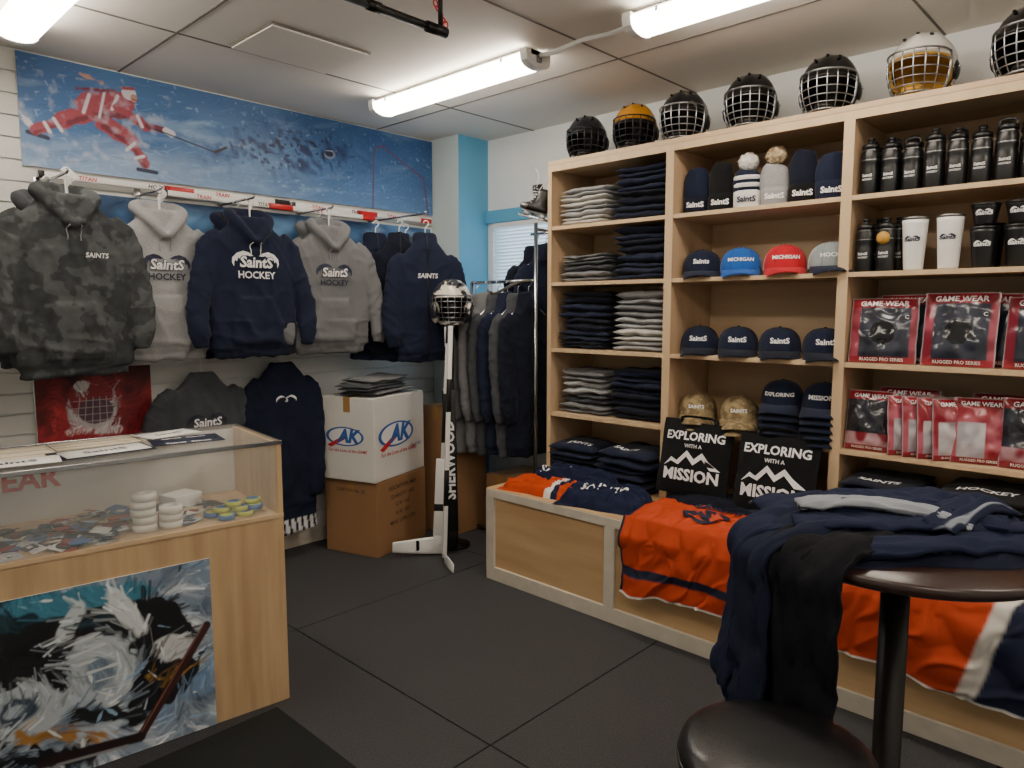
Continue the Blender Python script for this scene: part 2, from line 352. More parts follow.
# ------------------------------------------------------------------ MURAL
def mural(x,y):
    W,H=2.5,.517
    c=Cv(x,y,'3f6a9f')
    c.mix((fb(x*2.5,y*5,3)-.35)*1.8,'5883b4'); c.mix((x-1.1)/1.3*.7*(.5+fb(x*4,y*6,9)),'2b5388')
    c.mix((y/H-.4)*1.1*fb(x*3,y*3,12),'294c7c')
    s=fb(x*3+y*5,y*16-x*4,21); c.mix((s-.60)*2.5*(1-np.clip((x-.9),0,1)*.6),'90add0')
    s=fb(x*7,y*11,31); c.mix((.13-y+.14*s)*3*np.exp(-((x-.45)/.6)**2),'bccbe0')
    s=fb(x*5-y*4,y*14+x*3,61); c.mix((.16-y+.12*s)*2*(x>0),'6f95c2')
    c.strokes(900,.07,.004,lambda px,py:.18+.5*(py-.25)-.2*math.sin(px*3),3,.30)
    dk=np.exp(-(((x-1.40)/.42)**2+((y-.27-.1*(x-1.3))/.12)**2)); c.mix((vn(x*48+y*13,y*48,5)-.60)*5*dk,'16284c'); c.mix((vn(x*22,y*22+x*9,6)-.60)*5*dk,'1d3462')
    c.mix((vn(x*60+y*20,y*60-x*11,8)-.86)*4,'a5c0de')
    for k,(p,q) in enumerate([((.0,.05),(.9,.12)),((.2,.02),(1.2,.05)),((1.2,.06),(2.3,.1))]): c.cap(p,q,.003,'86a8cc',.02,.04,k)
    R1='9c4350';R2='74293a';Wt='d0ccd6';Dk='46202c';Fl='b98a76'
    c.cap((.03,.155),(.11,.14),.012,'26304a'); c.cap((.0,.24),(.07,.16),.014,Wt,.006,.02); c.cap((.51,.05),(.60,.045),.012,'26304a')
    for p,q,r in [((.30,.30),(.17,.23),.042),((.17,.23),(.06,.17),.026),((.36,.26),(.48,.19),.046),((.48,.19),(.54,.085),.029)]:
        c.cap(p,q,r,R1,.008,.02,2); c.cap((p[0],p[1]-r*.5),(q[0],q[1]-r*.5),r*.4,R2,.01,.02,3)
    for p,q in [((.14,.235),(.17,.185)),((.10,.21),(.12,.17)),((.50,.18),(.46,.14)),((.54,.12),(.50,.105))]: c.cap(p,q,.010,Wt,.004)
    c.cap((.29,.33),(.45,.37),.058,R1,.008,.02,5); c.cap((.33,.29),(.46,.31),.022,R2,.012,.02,5)
    c.cap((.27,.29),(.30,.38),.010,Wt); c.cap((.34,.28),(.37,.41),.008,Wt); c.cap((.40,.33),(.43,.40),.010,Wt)
    c.cap((.43,.35),(.56,.275),.028,R1,.006,.02); c.cap((.52,.32),(.54,.27),.010,Wt); c.cap((.57,.28),(.65,.27),.019,R2); c.cap((.66,.27),(.69,.26),.02,Wt)
    c.cap((.25,.40),(.42,.42),.014,R2,.01,.02); c.ell((.485,.425),.036,.034,Wt); c.cap((.455,.445),(.505,.452),.010,R1); c.ell((.507,.405),.017,.021,Fl); c.cap((.50,.40),(.525,.395),.004,Dk)
    c.cap((.36,.45),(.27,.47),.010,Fl,.01,.03)
    c.cap((.60,.27),(.92,.20),.0055,'2c1d22'); c.cap((.92,.20),(.985,.235),.009,'2c1d22')
    c.mix((fb(x*22,y*22,44)-.55)*1.6*((x<.7)&(y<.45)),'c4c6d6')
    c.ell((1.66,.30),.045,.030,'7f8aa2',.3,.0,.5); c.ell((1.655,.305),.030,.019,'20283c'); c.cap((1.635,.322),(1.68,.325),.004,'b9c4d8')
    for k in range(12):
        xx=2.03+k*.035; c.cap((xx,.0),(xx+.03,.40-.015*k),.0012,'6588b4',.003)
    for k in range(8): c.cap((2.0,.05+k*.045),(2.44,.02+k*.03),.0012,'6588b4',.003)
    for p,q in [((1.98,.0),(1.995,.36)),((1.995,.36),(2.03,.41)),((2.03,.41),(2.07,.415)),((2.07,.415),(2.42,.25)),((2.42,.25),(2.46,.0))]: c.cap(p,q,.008,'6e4058',.006)
    return c.c
g,col=paint(2.5,.517,760,160,mural)
b=B('wall_mural'); b.add(g,m_paint,col=col,smooth=False); b.box(0,2.5,.0015,.014,0,.517,m_white); b.done(T(.90,YB-.032,2.178),norm=False)
def mural2(x,y):
    c=Cv(x,y,'2e5480'); c.mix((fb(x*4,y*8,3)-.4)*3,'5a87b4'); c.mix((fb(x*5+y*7,y*14,33)-.6)*3,'a4bcd4'); c.mix((fb(x*6,y*6,5)-.55)*4,'1b3250'); return c.c
g,col=paint(2.45,.24,260,40,mural2)
b=B('wall_mural'); b.add(g,m_paint,col=col,smooth=False); b.box(0,2.45,.0015,.012,0,.24,m_white); b.done(T(.93,YB-.03,1.84),norm=False)
def player_stick(p,L_,m1,m2,txt,ang=0):
    b=B('hockey_stick')
    b.add(box(L_,.02,.03,(L_/2,0,0),.004),m1); b.add(box(.10,.022,.032,(L_-.05,0,0),.004),m2); b.add(box(.16,.0215,.0315,(L_*.5,0,0),.004),m_redp)
    b.add(box(.03,.023,.034,(.015,0,0),.006),m_blackp)
    for k,t in enumerate(txt): b.add(textgeo(t,.028,.02,.2),m_txtr if k%2==0 else m_txtk,frame((L_*(.16+.26*k),-.0112,0),(1,0,0),(0,0,1)),smooth=False)
    b.done(T(*p)@R(ang,'Y'))
player_stick((.95,YB-.06,2.14),1.30,m_white,m_txtk,['TITAN','HOCKEY','TRAIN'])
player_stick((2.26,YB-.06,2.135),1.10,m_white,m_redp,['TITAN','TRAIN','TITAN'],.005)
player_stick((1.5,YB-.09,2.115),1.35,m_white,m_redp,['TRAIN','TITAN','STICK'],.01)

# ------------------------------------------------------------------ GARMENTS
_gc={}
def gar_geo(kind,W=.27,L_=.74,sl=.62,spread=.05,seed=0,thick=1.0,vox=.0095):
    k=(kind,W,L_,sl,spread,seed,thick)
    if k in _gc: return _gc[k]
    X=(1,0,0);Y=(0,1,0); parts=[]
    prof=[(-L_,.86,.026),(-L_+.035,.86,.028),(-L_+.055,.97,.040),(-.55*L_-.05,1.0,.043),(-.3,.99,.046),(-.21,.96,.047),(-.15,.90,.045),(-.10,.74,.042),(-.06,.54,.040),(-.025,.38,.040),(.0,.30,.038)]
    if kind in('tee','jersey'): prof[0]=(-L_,1.0,.036); prof[1]=(-L_+.03,1.0,.038)
    rings=[sring((0,0,z),X,Y,W*w,d*thick,28,2.7) for z,w,d in prof]; parts.append(loft(rings))
    for s in(-1,1):
        if kind=='tee':
            P=cr([(s*W*.7,0,-.10),(s*W*.98,0,-.16),(s*(W+.035),0,-.23),(s*(W+.055),-.01,-.30)],4); r=np.interp(np.linspace(0,1,len(P)),[0,.3,1],[.05,.064,.066])
        else:
            P=cr([(s*W*.66,0,-.105),(s*W*.90,0,-.17),(s*(W+.004+spread*.2),-.010,-.31),(s*(W+.014+spread*.8),-.022,-.46),(s*(W+.004+spread),-.036,-sl),(s*(W-.002+spread),-.038,-sl-.06)],6)
            r=np.interp(np.linspace(0,1,len(P)),[0,.2,.5,.79,.81,.93,1],[.045,.060,.056,.053,.048,.034,.035])
        rings=[]
        for i,p in enumerate(P):
            t=P[min(i+1,len(P)-1)]-P[max(i-1,0)]; t/=np.linalg.norm(t); u=np.cross(t,Y); u/=np.linalg.norm(u); rings.append(sring(p,u,Y,r[i],r[i]*.55*thick,16,2.4))
        parts.append(loft(rings))
    if kind=='hoodie':
        P=cr([(0,-.058,-.125),(-.06,-.052,-.07),(-.105,-.012,-.012),(-.088,.045,.018),(0,.068,.022),(.088,.045,.018),(.105,-.012,-.012),(.06,-.052,-.07)],5,closed=True)
        parts.append(tube(P,[.019+.013*(p[2]+.125)/.15 for p in P],10,closed=True))
        parts.append(ell((0,.05,-.035),.105,.04,.055))
        q=[(-.15,-.57),( -.085,-.43),(.085,-.43),(.15,-.57),(.14,-.665),(-.14,-.665)]
        dz=L_-.74; parts.append(loft([[(x*W/.27,-.053*thick,z-dz) for x,z in q],[(x*W/.27,-.02,z-dz) for x,z in q]]))
    if kind=='jacket':
        parts.append(loft([sring((0,.0,-.06),X,Y,.085,.048,20),sring((0,.005,.0),X,Y,.07,.046,20),sring((0,.01,.045),X,Y,.066,.042,20)]))
    v,f,n=rem(join(*parts),vox,2)
    s=seed*7.3; d=[]
    for p,q in zip(v,n):
        x,y,z=p; low=min(1,max(0,-z/.7)); ax=abs(x)
        if ax>W*.93:
            a=(r3(x*5+s,z*11-abs(x)*9,y*4)*.006+ nz(x*8,z*15+s,y*6)*.004+r3(x*9,z*20+s,y*4+3)*.003)
        else:
            a=r3(x*4.5+s+.7*nz(z*4,x*3),z*1.5,s)*.008*(.3+low)+ r3(x*8+z*3+s,z*3.5,s+5)*.005+nz(x*13+z*5+s,z*6,y*8)*.003
            a+= r3(ax*6+z*6,z*5-ax*6,s+3)*.007*(1-low)
            if z<-L_+.2: a+=r3(x*4,z*13,s)*.006+nz(x*5,z*16,s)*.004
        if kind=='hoodie' and z>-.11: a*=.6
        d.append(a)
    v=v+n*np.array(d)[:,None]
    _gc[k]=(v,f); return _gc[k]
def wing(s): return [(s*x,y) for x,y in [(.22,.62),(.55,.95),(.95,1.08),(1.4,.85),(1.72,.35),(1.75,-.15),(1.62,-.55),(1.60,-.1),(1.50,.15),(1.42,-.05),(1.32,.38),(1.2,.25),(1.05,.60),(.9,.48),(.7,.66),(.45,.56)]]
def logo(b,bv,o,s,m1,m2,kind='full'):
    M=FR(o)
    if kind in('full','icon'):
        for sg in(-1,1):
            w=[(x*s*.72,y*s*.48,0) for x,y in wing(sg)]
            b.add(project((A(w),[tuple(range(len(w)))]),M,bv,.0045),m2,smooth=False)
    if kind=='full':
        b.add(project(textgeo('SaintS',s*.74,.075,.1),M@T(0,-s*.05,0),bv,.0055),m_txtn,smooth=False)
        b.add(project(textgeo('SaintS',s*.74,.03,.1),M@T(0,-s*.05,0),bv,.0075),m1,smooth=False)
        b.add(project(textgeo('HOCKEY',s*.5,.02),M@T(0,-s*.68,0),bv,.0055),m1 if m2 is m_txtw else m2,smooth=False)
    elif kind=='icon':
        b.add(project(textgeo('S',s*.8,.03,.2),M,bv,.0065),m1,smooth=False)
    elif kind=='small':
        b.add(project(textgeo('SAINTS',s,.03,.1),M,bv,.006),m1,smooth=False)
def hook(b,m,x=0,y=0,h=.12):
    P=cr([(x,y,-.02),(x,y,h-.045),(x+.012,y,h-.03),(x+.022,y,h-.012),(x+.012,y,h+.004),(x-.004,y,h+.002),(x-.014,y,h-.014)],4)
    b.add(tube(P,.0034,6),m)
    b.add(tube(cr([(x-.15,y,-.115),(x-.09,y,-.06),(x,y,-.015),(x+.09,y,-.06),(x+.15,y,-.115)],5),.005,8,flat=1),m)
def garment(name,M,kind,m,lg=None,hk=m_white,colf=None,W=.27,L_=.74,sl=.62,spread=.05,seed=0,thick=1,extra=None,strings=True,nh=1,hh=.12):
    g=gar_geo(kind,W,L_,sl,spread,seed,thick); b=B(name)
    col=None
    if colf: col=np.array([lin(colf(*p)) for p in g[0]])
    b.add(g,m,col=col); bv=bvh(g)
    if lg: logo(b,bv,(0,0,lg[0]),lg[1],lg[2],lg[3],lg[4] if len(lg)>4 else 'full')
    if extra: extra(b,bv)
    if kind=='hoodie' and strings:
        for s in(-1,1):
            P=cr([(s*.022,0,-.135),(s*.03,0,-.155),(s*.026,0,-.18),(s*.028,0,-.20)],3)
            P,_=project((A([(p[0],p[2],0) for p in P]),[]),FR((0,0,0)),bv,.003); b.add(tube(P,.0024,6),c_lgray if m is not c_navy else m_txtw)
    if kind=='jacket':
        P=[(0,z,0) for z in np.linspace(.04,-L_+.01,18)]; P,_=project((A(P),[]),FR((0,0,0)),bv,.002); b.add(tube(P,.004,6),m_blackp)
    for k in range(nh): hook(b,hk,.014*k,.022*k,hh)
    return b.done(M)
def camo_x(b,bv): b.add(project(textgeo('SAINTS',.03,.02,.1),FR((.09,0,-.26)),bv,.005),m_txtw,smooth=False)
garment('camo_hoodie',T(.955,3.58,2.0)@R(.10),'hoodie',c_camo,None,seed=1,W=.255,L_=.79,extra=camo_x,nh=5,spread=.02,hh=.11)
garment('camo_hoodie',T(.93,3.78,1.985)@R(.05),'hoodie',c_char,None,seed=3,spread=.02,W=.25,hh=.11)
garment('hooded_sweatshirt',T(1.40,3.74,1.99)@R(.05),'hoodie',c_lgray,(-.265,.092,m_txtw,m_txtn),seed=2,W=.235,nh=5,spread=.02,hh=.11)
garment('hooded_sweatshirt',T(1.84,3.68,1.99)@R(.02),'hoodie',c_navy,(-.235,.105,m_txtw,m_txtw),seed=4,W=.255,nh=5,spread=.05,hh=.11)
garment('hooded_sweatshirt',T(1.84,3.84,1.985),'hoodie',c_navy,None,seed=4,W=.255,nh=1,hh=.11)
garment('hooded_sweatshirt',T(2.33,3.69,1.985)@R(-.04),'hoodie',c_gray,(-.265,.092,m_txtw,m_txtn),seed=5,W=.255,nh=5,spread=.05,hh=.11)
garment('hooded_sweatshirt',T(2.36,3.86,1.985)@R(-.04),'hoodie',c_gray,None,seed=5,W=.255,nh=1,spread=.05,hh=.11)
garment('zip_jacket',T(2.90,3.50,1.93)@R(-.45),'jacket',c_navy,(-.22,.04,m_txtw,m_txtw,'small'),seed=6,W=.20,L_=.75,sl=.6,spread=.02)
garment('zip_jacket',T(2.82,3.66,1.94)@R(-.5),'jacket',c_navy2,None,seed=7,W=.21,L_=.76,spread=.02)
garment('zip_jacket',T(2.74,3.80,1.94)@R(-.3),'jacket',c_navy,None,seed=6,W=.20,L_=.75,sl=.6,spread=.02)
garment('zip_jacket',T(2.98,3.80,1.94)@R(-.3),'jacket',c_char,None,seed=7,W=.21,L_=.76,spread=.02)
for x,y0 in((.955,3.54),(1.40,3.70),(1.84,3.62),(2.33,3.64),(2.86,3.44)):
    b=B('display_arm'); b.add(tube([(0,0,0),(0,y0-YB+.03,0),(0,y0-YB+.02,.012)],.006,8),m_chrome); b.add(box(.03,.006,.08,(0,-.004,0),.002),m_chrome); b.done(T(x,YB-.02,2.09))
garment('t_shirt',T(1.62,3.86,1.16),'tee',c_char,(-.26,.085,m_txtw,m_txtn),seed=8,W=.20,L_=.66)
def pj(x,y,z):
    if z<-.93: return 'd9d9dc' if (x*24+z*4)%1>.4 else '161d31'
    return '171e31'
garment('long_jersey',T(2.08,3.84,1.19)@R(-.05),'jersey',c_attr,(-.21,.05,m_txtw,m_txtw,'icon'),colf=pj,seed=9,W=.20,L_=1.02,sl=.75,spread=-.02)
def gp(x,y):
    c=Cv(x,y,'7a1a22'); c.mix((fb(x*9,y*9,2)-.45)*4,'b02a33'); c.mix((fb(x*7,y*7,7)-.5)*4,'1c0d12'); c.mix((y-.36)*8*fb(x*12,y*4,5),'1a0c10')
    c.ell((.22,.13),.24,.17,'a31f2b',.1,0,.5); c.ell((.25,.35),.125,.15,'c9c4c8',.1,0,.3); c.ell((.24,.42),.11,.085,'8d2630',.1,0,.5); c.ell((.20,.46),.04,.03,'d8d4d8',.1,0,.5); c.ell((.26,.33),.085,.07,'5a4250',.1)
    c.cap((.14,.24),(.36,.22),.022,'dcd6d8',.01,.03); c.cap((.05,.12),(.2,.06),.02,'d8d2d4',.01,.06); c.cap((.3,.08),(.45,.16),.02,'d8d2d4',.01,.06); c.cap((.1,.42),(.06,.2),.012,'cf3a44',.01,.05)
    c.strokes(900,.04,.004,lambda a,b_:1.2+3*math.sin(a*9)*math.cos(b_*8),5,.5)
    for k in range(5): c.cap((.17+k*.035,.26),(.19+k*.03,.40),.003,'d4c8cc')
    for k in range(4): c.cap((.16,.28+k*.035),(.35,.28+k*.035),.003,'d4c8cc')
    return c.c
g,col=paint(.53,.55,220,220,gp); b=B('goalie_portrait_painting'); b.add(g,m_paint,col=col,smooth=False); b.box(0,.53,.0015,.025,0,.55,m_white); b.done(T(.88,YB-.05,.66),norm=False)

# ------------------------------------------------------------------ cartons
def carton(name,w,d,h,m):
    b=B(name); b.box(0,w,0,d,0,h,m,.004)
    b.box(.001,w-.001,d/2-.025,d/2+.025,h,h+.0012,m_tape)
    b.box(-.0012,0,d/2-.025,d/2+.025,h-.09,h,m_tape); return b
MB=T(2.47,3.46,0)@R(math.radians(17))
b=carton('cardboard_box',.52,.40,.465,m_card)
for k,t in enumerate(['DESCRIPTION: MED','QUANTITY : #42','G.W : 015','N.W : 013','MEAS: LOPK CON']):
    b.add(textgeo(t,.034,.01),m_txtk,frame((.26,-.0015,.40-k*.055),(1,0,0),(0,0,1)),smooth=False)
b.add(textgeo('CARTON No. 42',.03),m_txtk,frame((-.0015,.2,.40),(0,-1,0),(0,0,1)),smooth=False)
b.done(MB)
MB=T(2.45,3.45,.468)@R(math.radians(18))
b=carton('white_shipping_box',.54,.40,.51,m_cardw)
def aklogo(b,M,s):
    e=A([(s*1.5*math.cos(a)-s*.2,s*.62*math.sin(a),0) for a in np.linspace(0,2*PI,40,endpoint=False)])
    b.add((e,[tuple(range(40))]),m_txtb,M@T(0,0,.0008),smooth=False)
    b.add((e*.86,[tuple(range(40))]),m_txtw,M@T(0,0,.0012),smooth=False)
    st=A([(-1.6*s,-.62*s,0),(-.2*s,.1*s,0),(-.2*s,-.2*s,0),(-1.3*s,-.75*s,0)]); b.add((st,[(0,1,2,3)]),m_txtr,M@T(0,0,.0016),smooth=False)
    b.add(textgeo('AK',s*1.15,.05,.25),m_txtb,M@T(.05*s,0,.002),smooth=False)
    b.add(textgeo('For the Love of the GAME',s*.28,.012,.2),m_txtr,M@T(0,-s*.92,.001),smooth=False)
aklogo(b,frame((.25,-.001,.27),(1,0,0),(0,0,1)),.125); b.add(textgeo('Since 1963',.03,.0,.3),m_txtb,frame((.44,-.001,.17),(1,0,0),(0,0,1)),smooth=False)
aklogo(b,frame((-.001,.20,.27),(0,-1,0),(0,0,1)),.095)
b.done(MB)
b=carton('cardboard_box',.34,.28,.86,m_card); 
for k,t in enumerate(['FRAGILE','ITEM 20']): b.add(textgeo(t,.05,.01),m_txtk,frame((.17,-.0015,.72-k*.1),(1,0,0),(0,0,1)),smooth=False)
b.done(T(3.05,3.45,0)@R(.03))
b=carton('cardboard_box',.36,.26,.42,m_card); b.done(T(3.25,3.06,0))

# ------------------------------------------------------------------ crumpled / folded cloth
def blob(w,d,h,seed,nx=60,ny=52,p=3,fr=1.0,colf=None):
    def P(u,v):
        x=u*2-1;y=v*2-1
        r=(abs(x)**p+abs(y)**p)**(1/p); e=max(0,1-r**5)**.5
        k=1+ .10*nz(x*2+seed,y*2,seed)
        wx=x+.25*nz(x*2,y*2,seed+9)
        a=1-abs(nz(wx*2.0*fr+seed,y*3.4*fr,seed*1.7))*2.2
        c=1-abs(nz(wx*4.5*fr+seed,y*6.5*fr,seed*.7+4))*2.0
        hh=h*e*(.50+.34*a+.16*c)
        return (x*w/2*k,y*d/2*k,max(0.0,hh))
    return sheet(nx,ny,P,colf)
def layer(w,d,h,seed,n=24,p=2.3):
    rings=[];m=17
    for i in range(m):
        t=i/(m-1)*2-1; x=t*w/2
        e=(1-abs(t)**6)**.5 if abs(t)<1 else 0.0
        e=max(e,.25)
        c=(x,.012*nz(t*2+seed,seed),h/2+.007*nz(t*2.2,seed+5))
        rr=sring(c,(0,1,0),(0,0,1),d/2*(.96+.04*e)+.012*nz(t*2.6+seed,2.2),h/2*e*(1.06+.35*nz(t*3,seed+8)),n,p)
        rr[:,2]+=[.008*nz(q[1]*10+seed,q[0]*8,seed) for q in rr]
        rings.append(rr)
    return loft(rings)
def stack(name,M,cols,w=.33,d=.30,hh=.26,seed=0,per=2,lg=None,jit=.012):
    b=B(name); n=len(cols)*per; ws=np.array([random.uniform(.6,1.4) for _ in range(n)]); ws=ws/ws.sum()*hh; z=0; k=0
    for c in cols:
        jx=random.uniform(-jit,jit); jr=random.uniform(-.08,.08); ww=w*random.uniform(.88,1.0); tl=random.uniform(-.03,.03)
        for q in range(per):
            h=ws[k]
            g=layer(ww*random.uniform(.95,1),d*random.uniform(.92,1),h*1.15+.004,seed+k*3.1)
            Mz=T(jx,random.uniform(-jit,jit)*.7-(q%2)*.006,z)@R(jr)@R(tl*(0 if z==0 else 1),'Y'); b.add(g,c,Mz); z+=h; k+=1
    if lg:
        bv=bvh(tr(g,Mz)); b.add(project(textgeo(lg[0],lg[1],.03,.1),T(lg[2],lg[3],hh),bv,.004),m_txtw,smooth=False)
    return b.done(M)
RS=R(-PI/2)
# ------------------------------------------------------------------ SHELVING
DV=[2.745,1.94,1.085,.24,-.61]; LV=[1.98,1.66,1.275,.895]; X0,X1=3.20,3.62; ZB=.52; ZT=2.35
b=B('wooden_shelving_unit'); t=.018
b.box(X0,X1,DV[0]-t,DV[0],ZB,ZT,m_maple,.001)
for y in DV[1:-1]: b.box(X0,X1,y-t,y,ZB,ZT,m_maple,.001); b.box(X0,X1,y,y+t,ZB,ZT,m_maple,.001)
b.box(X0,X1,DV[-1]-t,DV[-1],ZB,ZT,m_maple,.001)
for i in range(4):
    ya,yb=DV[i]-t,DV[i+1]+(t if i<3 else 0)
    for z in LV: b.box(X0+.004,X1,yb,ya,z-.020,z,m_mapleh,.001); b.box(X0,X0+.004,yb,ya,z-.020,z,m_pine)
    b.box(X0,X1,yb,ya,ZT-.045,ZT-.025,m_mapleh)
b.box(X0-.008,X1,DV[-1]-t,DV[0],ZT-.025,ZT,m_mapleh,.002)
b.box(X0-.006,X0,DV[-1]-t,DV[0],ZT-.06,ZT-.025,m_pine)
for y in DV[1:-1]: b.box(X0-.006,X0,y-.022,y+.022,ZB,ZT-.06,m_pine,.001)
b.box(X0-.006,X0,DV[0]-.028,DV[0],ZB,ZT-.06,m_pine,.001)
b.box(X1,X1+.006,DV[-1],DV[0],ZB,ZT,m_mapleh)
b.done(recenter=True)
b=B('wooden_bench'); bx0=2.71
b.box(bx0,X1+.01,-.61,2.765,ZB-.02,ZB,m_panel,.002)
b.box(bx0+.01,bx0+.026,-.61,2.765,0,ZB-.02,m_panel)
b.box(bx0+.026,X1,2.745,2.763,0,ZB-.02,m_panel)
b.box(bx0-.004,bx0+.012,-.61,2.767,0,.075,m_trimw,.002); b.box(bx0-.004,bx0+.012,-.61,2.767,ZB-.05,ZB-.004,m_trimw,.002)
for y in (2.738,1.93,1.075,.235,-.58): b.box(bx0-.0045,bx0+.012,y-.03,y+.03,.07,ZB-.05,m_trimw,.002)
b.done(recenter=True)
ly,ry=2.53,2.15
stack('folded_clothes_stack',T(3.40,ly,1.981)@RS,[c_ogray,c_lgray,c_ogray,c_lgray],.35,.3,.21,1)
stack('folded_clothes_stack',T(3.40,ry,1.981)@RS,[c_navy,c_navy2,c_navy,c_navy],.37,.3,.28,30)
stack('folded_clothes_stack',T(3.40,ly,1.661)@RS,[c_gray,c_char,c_gray],.35,.3,.15,60)
stack('folded_clothes_stack',T(3.40,ry,1.661)@RS,[c_navy,c_navy,c_navy2,c_navy],.37,.3,.275,90)
stack('folded_clothes_stack',T(3.40,ly,1.276)@RS,[c_navy2,c_navy,c_navy2,c_navy,c_navy2],.36,.3,.32,120)
stack('folded_clothes_stack',T(3.40,ry,1.276)@RS,[c_lgray,c_ogray,c_lgray,c_gray,c_lgray],.37,.3,.32,150)
stack('folded_clothes_stack',T(3.40,ly,.896)@RS,[c_gray,c_char,c_lgray,c_gray],.36,.3,.25,180)
stack('folded_clothes_stack',T(3.40,ry,.896)@RS,[c_navy2,c_navy2,c_navy,c_navy],.37,.3,.27,210)
def heap(name,M,w,d,h,seed,colf=None,m=None,lg=None,**k):
    g=blob(w,d,h,seed,colf=colf,**k); b=B(name); b.add((g[0],g[1]),m or c_attr,col=g[2])
    if lg:
        bv=bvh((g[0],g[1])); F=frame((lg[2],lg[3],.02),(math.cos(lg[4]),math.sin(lg[4]),0),(-math.sin(lg[4]),math.cos(lg[4]),0))
        b.add(project(textgeo(lg[0],lg[1],.02,.1),F,bv,.006),m_txtw,smooth=False)
    return b.done(M,norm=False)
navyc=lambda u,v:lin('19203a')
stack('folded_shorts',T(3.36,2.54,ZB+.001)@R(.1)@RS,[c_navy,c_navy2,c_navy],.34,.38,.19,301,lg=('SAINTS',.05,0,-.12),jit=.025)
stack('folded_shorts',T(3.33,2.17,ZB+.001)@R(-.1)@RS,[c_navy2,c_navy,c_navy],.36,.40,.21,331,lg=('SAINTS',.05,0,-.12),jit=.025)
heap('navy_t_shirt',T(3.04,2.40,ZB+.001)@R(.25)@RS,.50,.22,.13,35,navyc,lg=('SAINTS',.06,-.1,-.03,.1))
def orn(u,v):
    q=u+.03*nz(v*4,u*3)
    if .62<q<.69: return lin('d8d4cc')
    if .69<=q<.76: return lin('19203a')
    return lin('b9421b')
heap('orange_jersey',T(2.87,2.46,ZB+.001)@R(.10)@RS,.52,.24,.075,8,orn,nx=110,ny=60,fr=1.3)
heap('navy_t_shirt',T(2.90,2.09,ZB+.001)@R(.2)@RS,.46,.32,.10,11,navyc,lg=('SAINTS',.075,0,-.03,.15),fr=1.2)
def drape(name,y0,y1,xb,zdrop,seed,stripes,pile=.07):
    b=B(name)
    xf=bx0-.012; Lt=xb-xf; Ld=ZB-zdrop; Tt=Lt+Ld
    def P(u,v):
        s=v*Tt; w=.03*nz(u*3+seed,v*4,seed); w2=.016*(abs(nz(u*5+seed+v*2,v*2.5,2))-.15)*2+.010*r3(u*4+v*3+seed,v*4-u*2,7)
        yy=y1+(y0-y1)*u + .05*nz(v*3,u*2,seed)*v + .03*(v-.4)*(2*u-1)
        if s<Lt:
            a=s/Lt; e=min(1,a*6)*(.55+.45*min(1,(1-a)*2.5)); ed=min(1,min(u,1-u)*9)
            return (xb-s, yy, ZB+.004+max(0,pile*e*(.5+.5*ed)*(.72+16*abs(w2)+9*abs(w))))
        d=s-Lt; k=min(1,d/.05); top=pile*.5*(1-k)
        hem=.05*math.sin(u*5+seed)+.05*nz(u*4,seed)
        return (xf-.004-.016*k-abs(w+w2)*1.4*k-.01*(1-math.exp(-d*20)), yy, ZB+.003+top-d*(1+hem))
    g=sheet(110,110,P,lambda u,v:stripes(u,v*Tt,Tt)); b.add((g[0],g[1]),c_mesh,col=g[2]); return b,g
ORG='b73e19'
def str1(u,s,Tt):
    e=Tt-s
    if e<.009: return lin('d9d6cf')
    c1=max(0,1-abs(e-.105)/.022*1.0); k=min(1,c1*5)
    k=max(k,1 if u<.025 else 0)
    return mixc(ORG,'1b2338',k)
b,g=drape('orange_jersey',1.25,1.85,3.05,.21,1.0,str1,pile=.065)
bv=bvh((g[0],g[1])); F=frame((2.84,1.50,ZB+.06),(0,-1,0),(1,0,0))
e=A([(.11*math.cos(a),.075*math.sin(a),0) for a in np.linspace(0,2*PI,28,endpoint=False)])
b.add(project((e,[tuple(range(28))]),F,bv,.006),m_txtn,smooth=False)
b.add(project((e*.84,[tuple(range(28))]),F,bv,.0085),mat('print_orange',ORG,.7),smooth=False); b.add(project(textgeo('S',.11,.05,.2),F,bv,.010),m_txtn,smooth=False)
b.add(project(textgeo('SAINTS',.07,.03),F@T(0,.12,0),bv,.008),m_txtn,smooth=False); b.done(norm=False)
def str2(u,s,Tt):
    e=Tt-s; q=u+.25*(s/Tt-.5)
    if e<.009: return lin('d9d6cf')
    c=mixc(ORG,'d4d0c8',(q-.735)*60); t=min(1,max(0,(q-.81)*60)); return c*(1-t)+lin('19203a')*t
b,g=drape('orange_jersey',.20,.92,3.02,.22,4.0,str2,pile=.06); b.done(norm=False)
b,g=drape('orange_jersey',-.3,.16,3.05,.10,7.0,lambda u,s,t:lin('1b2338') if s>t*.5 else lin(ORG),pile=.06); b.done(norm=False)
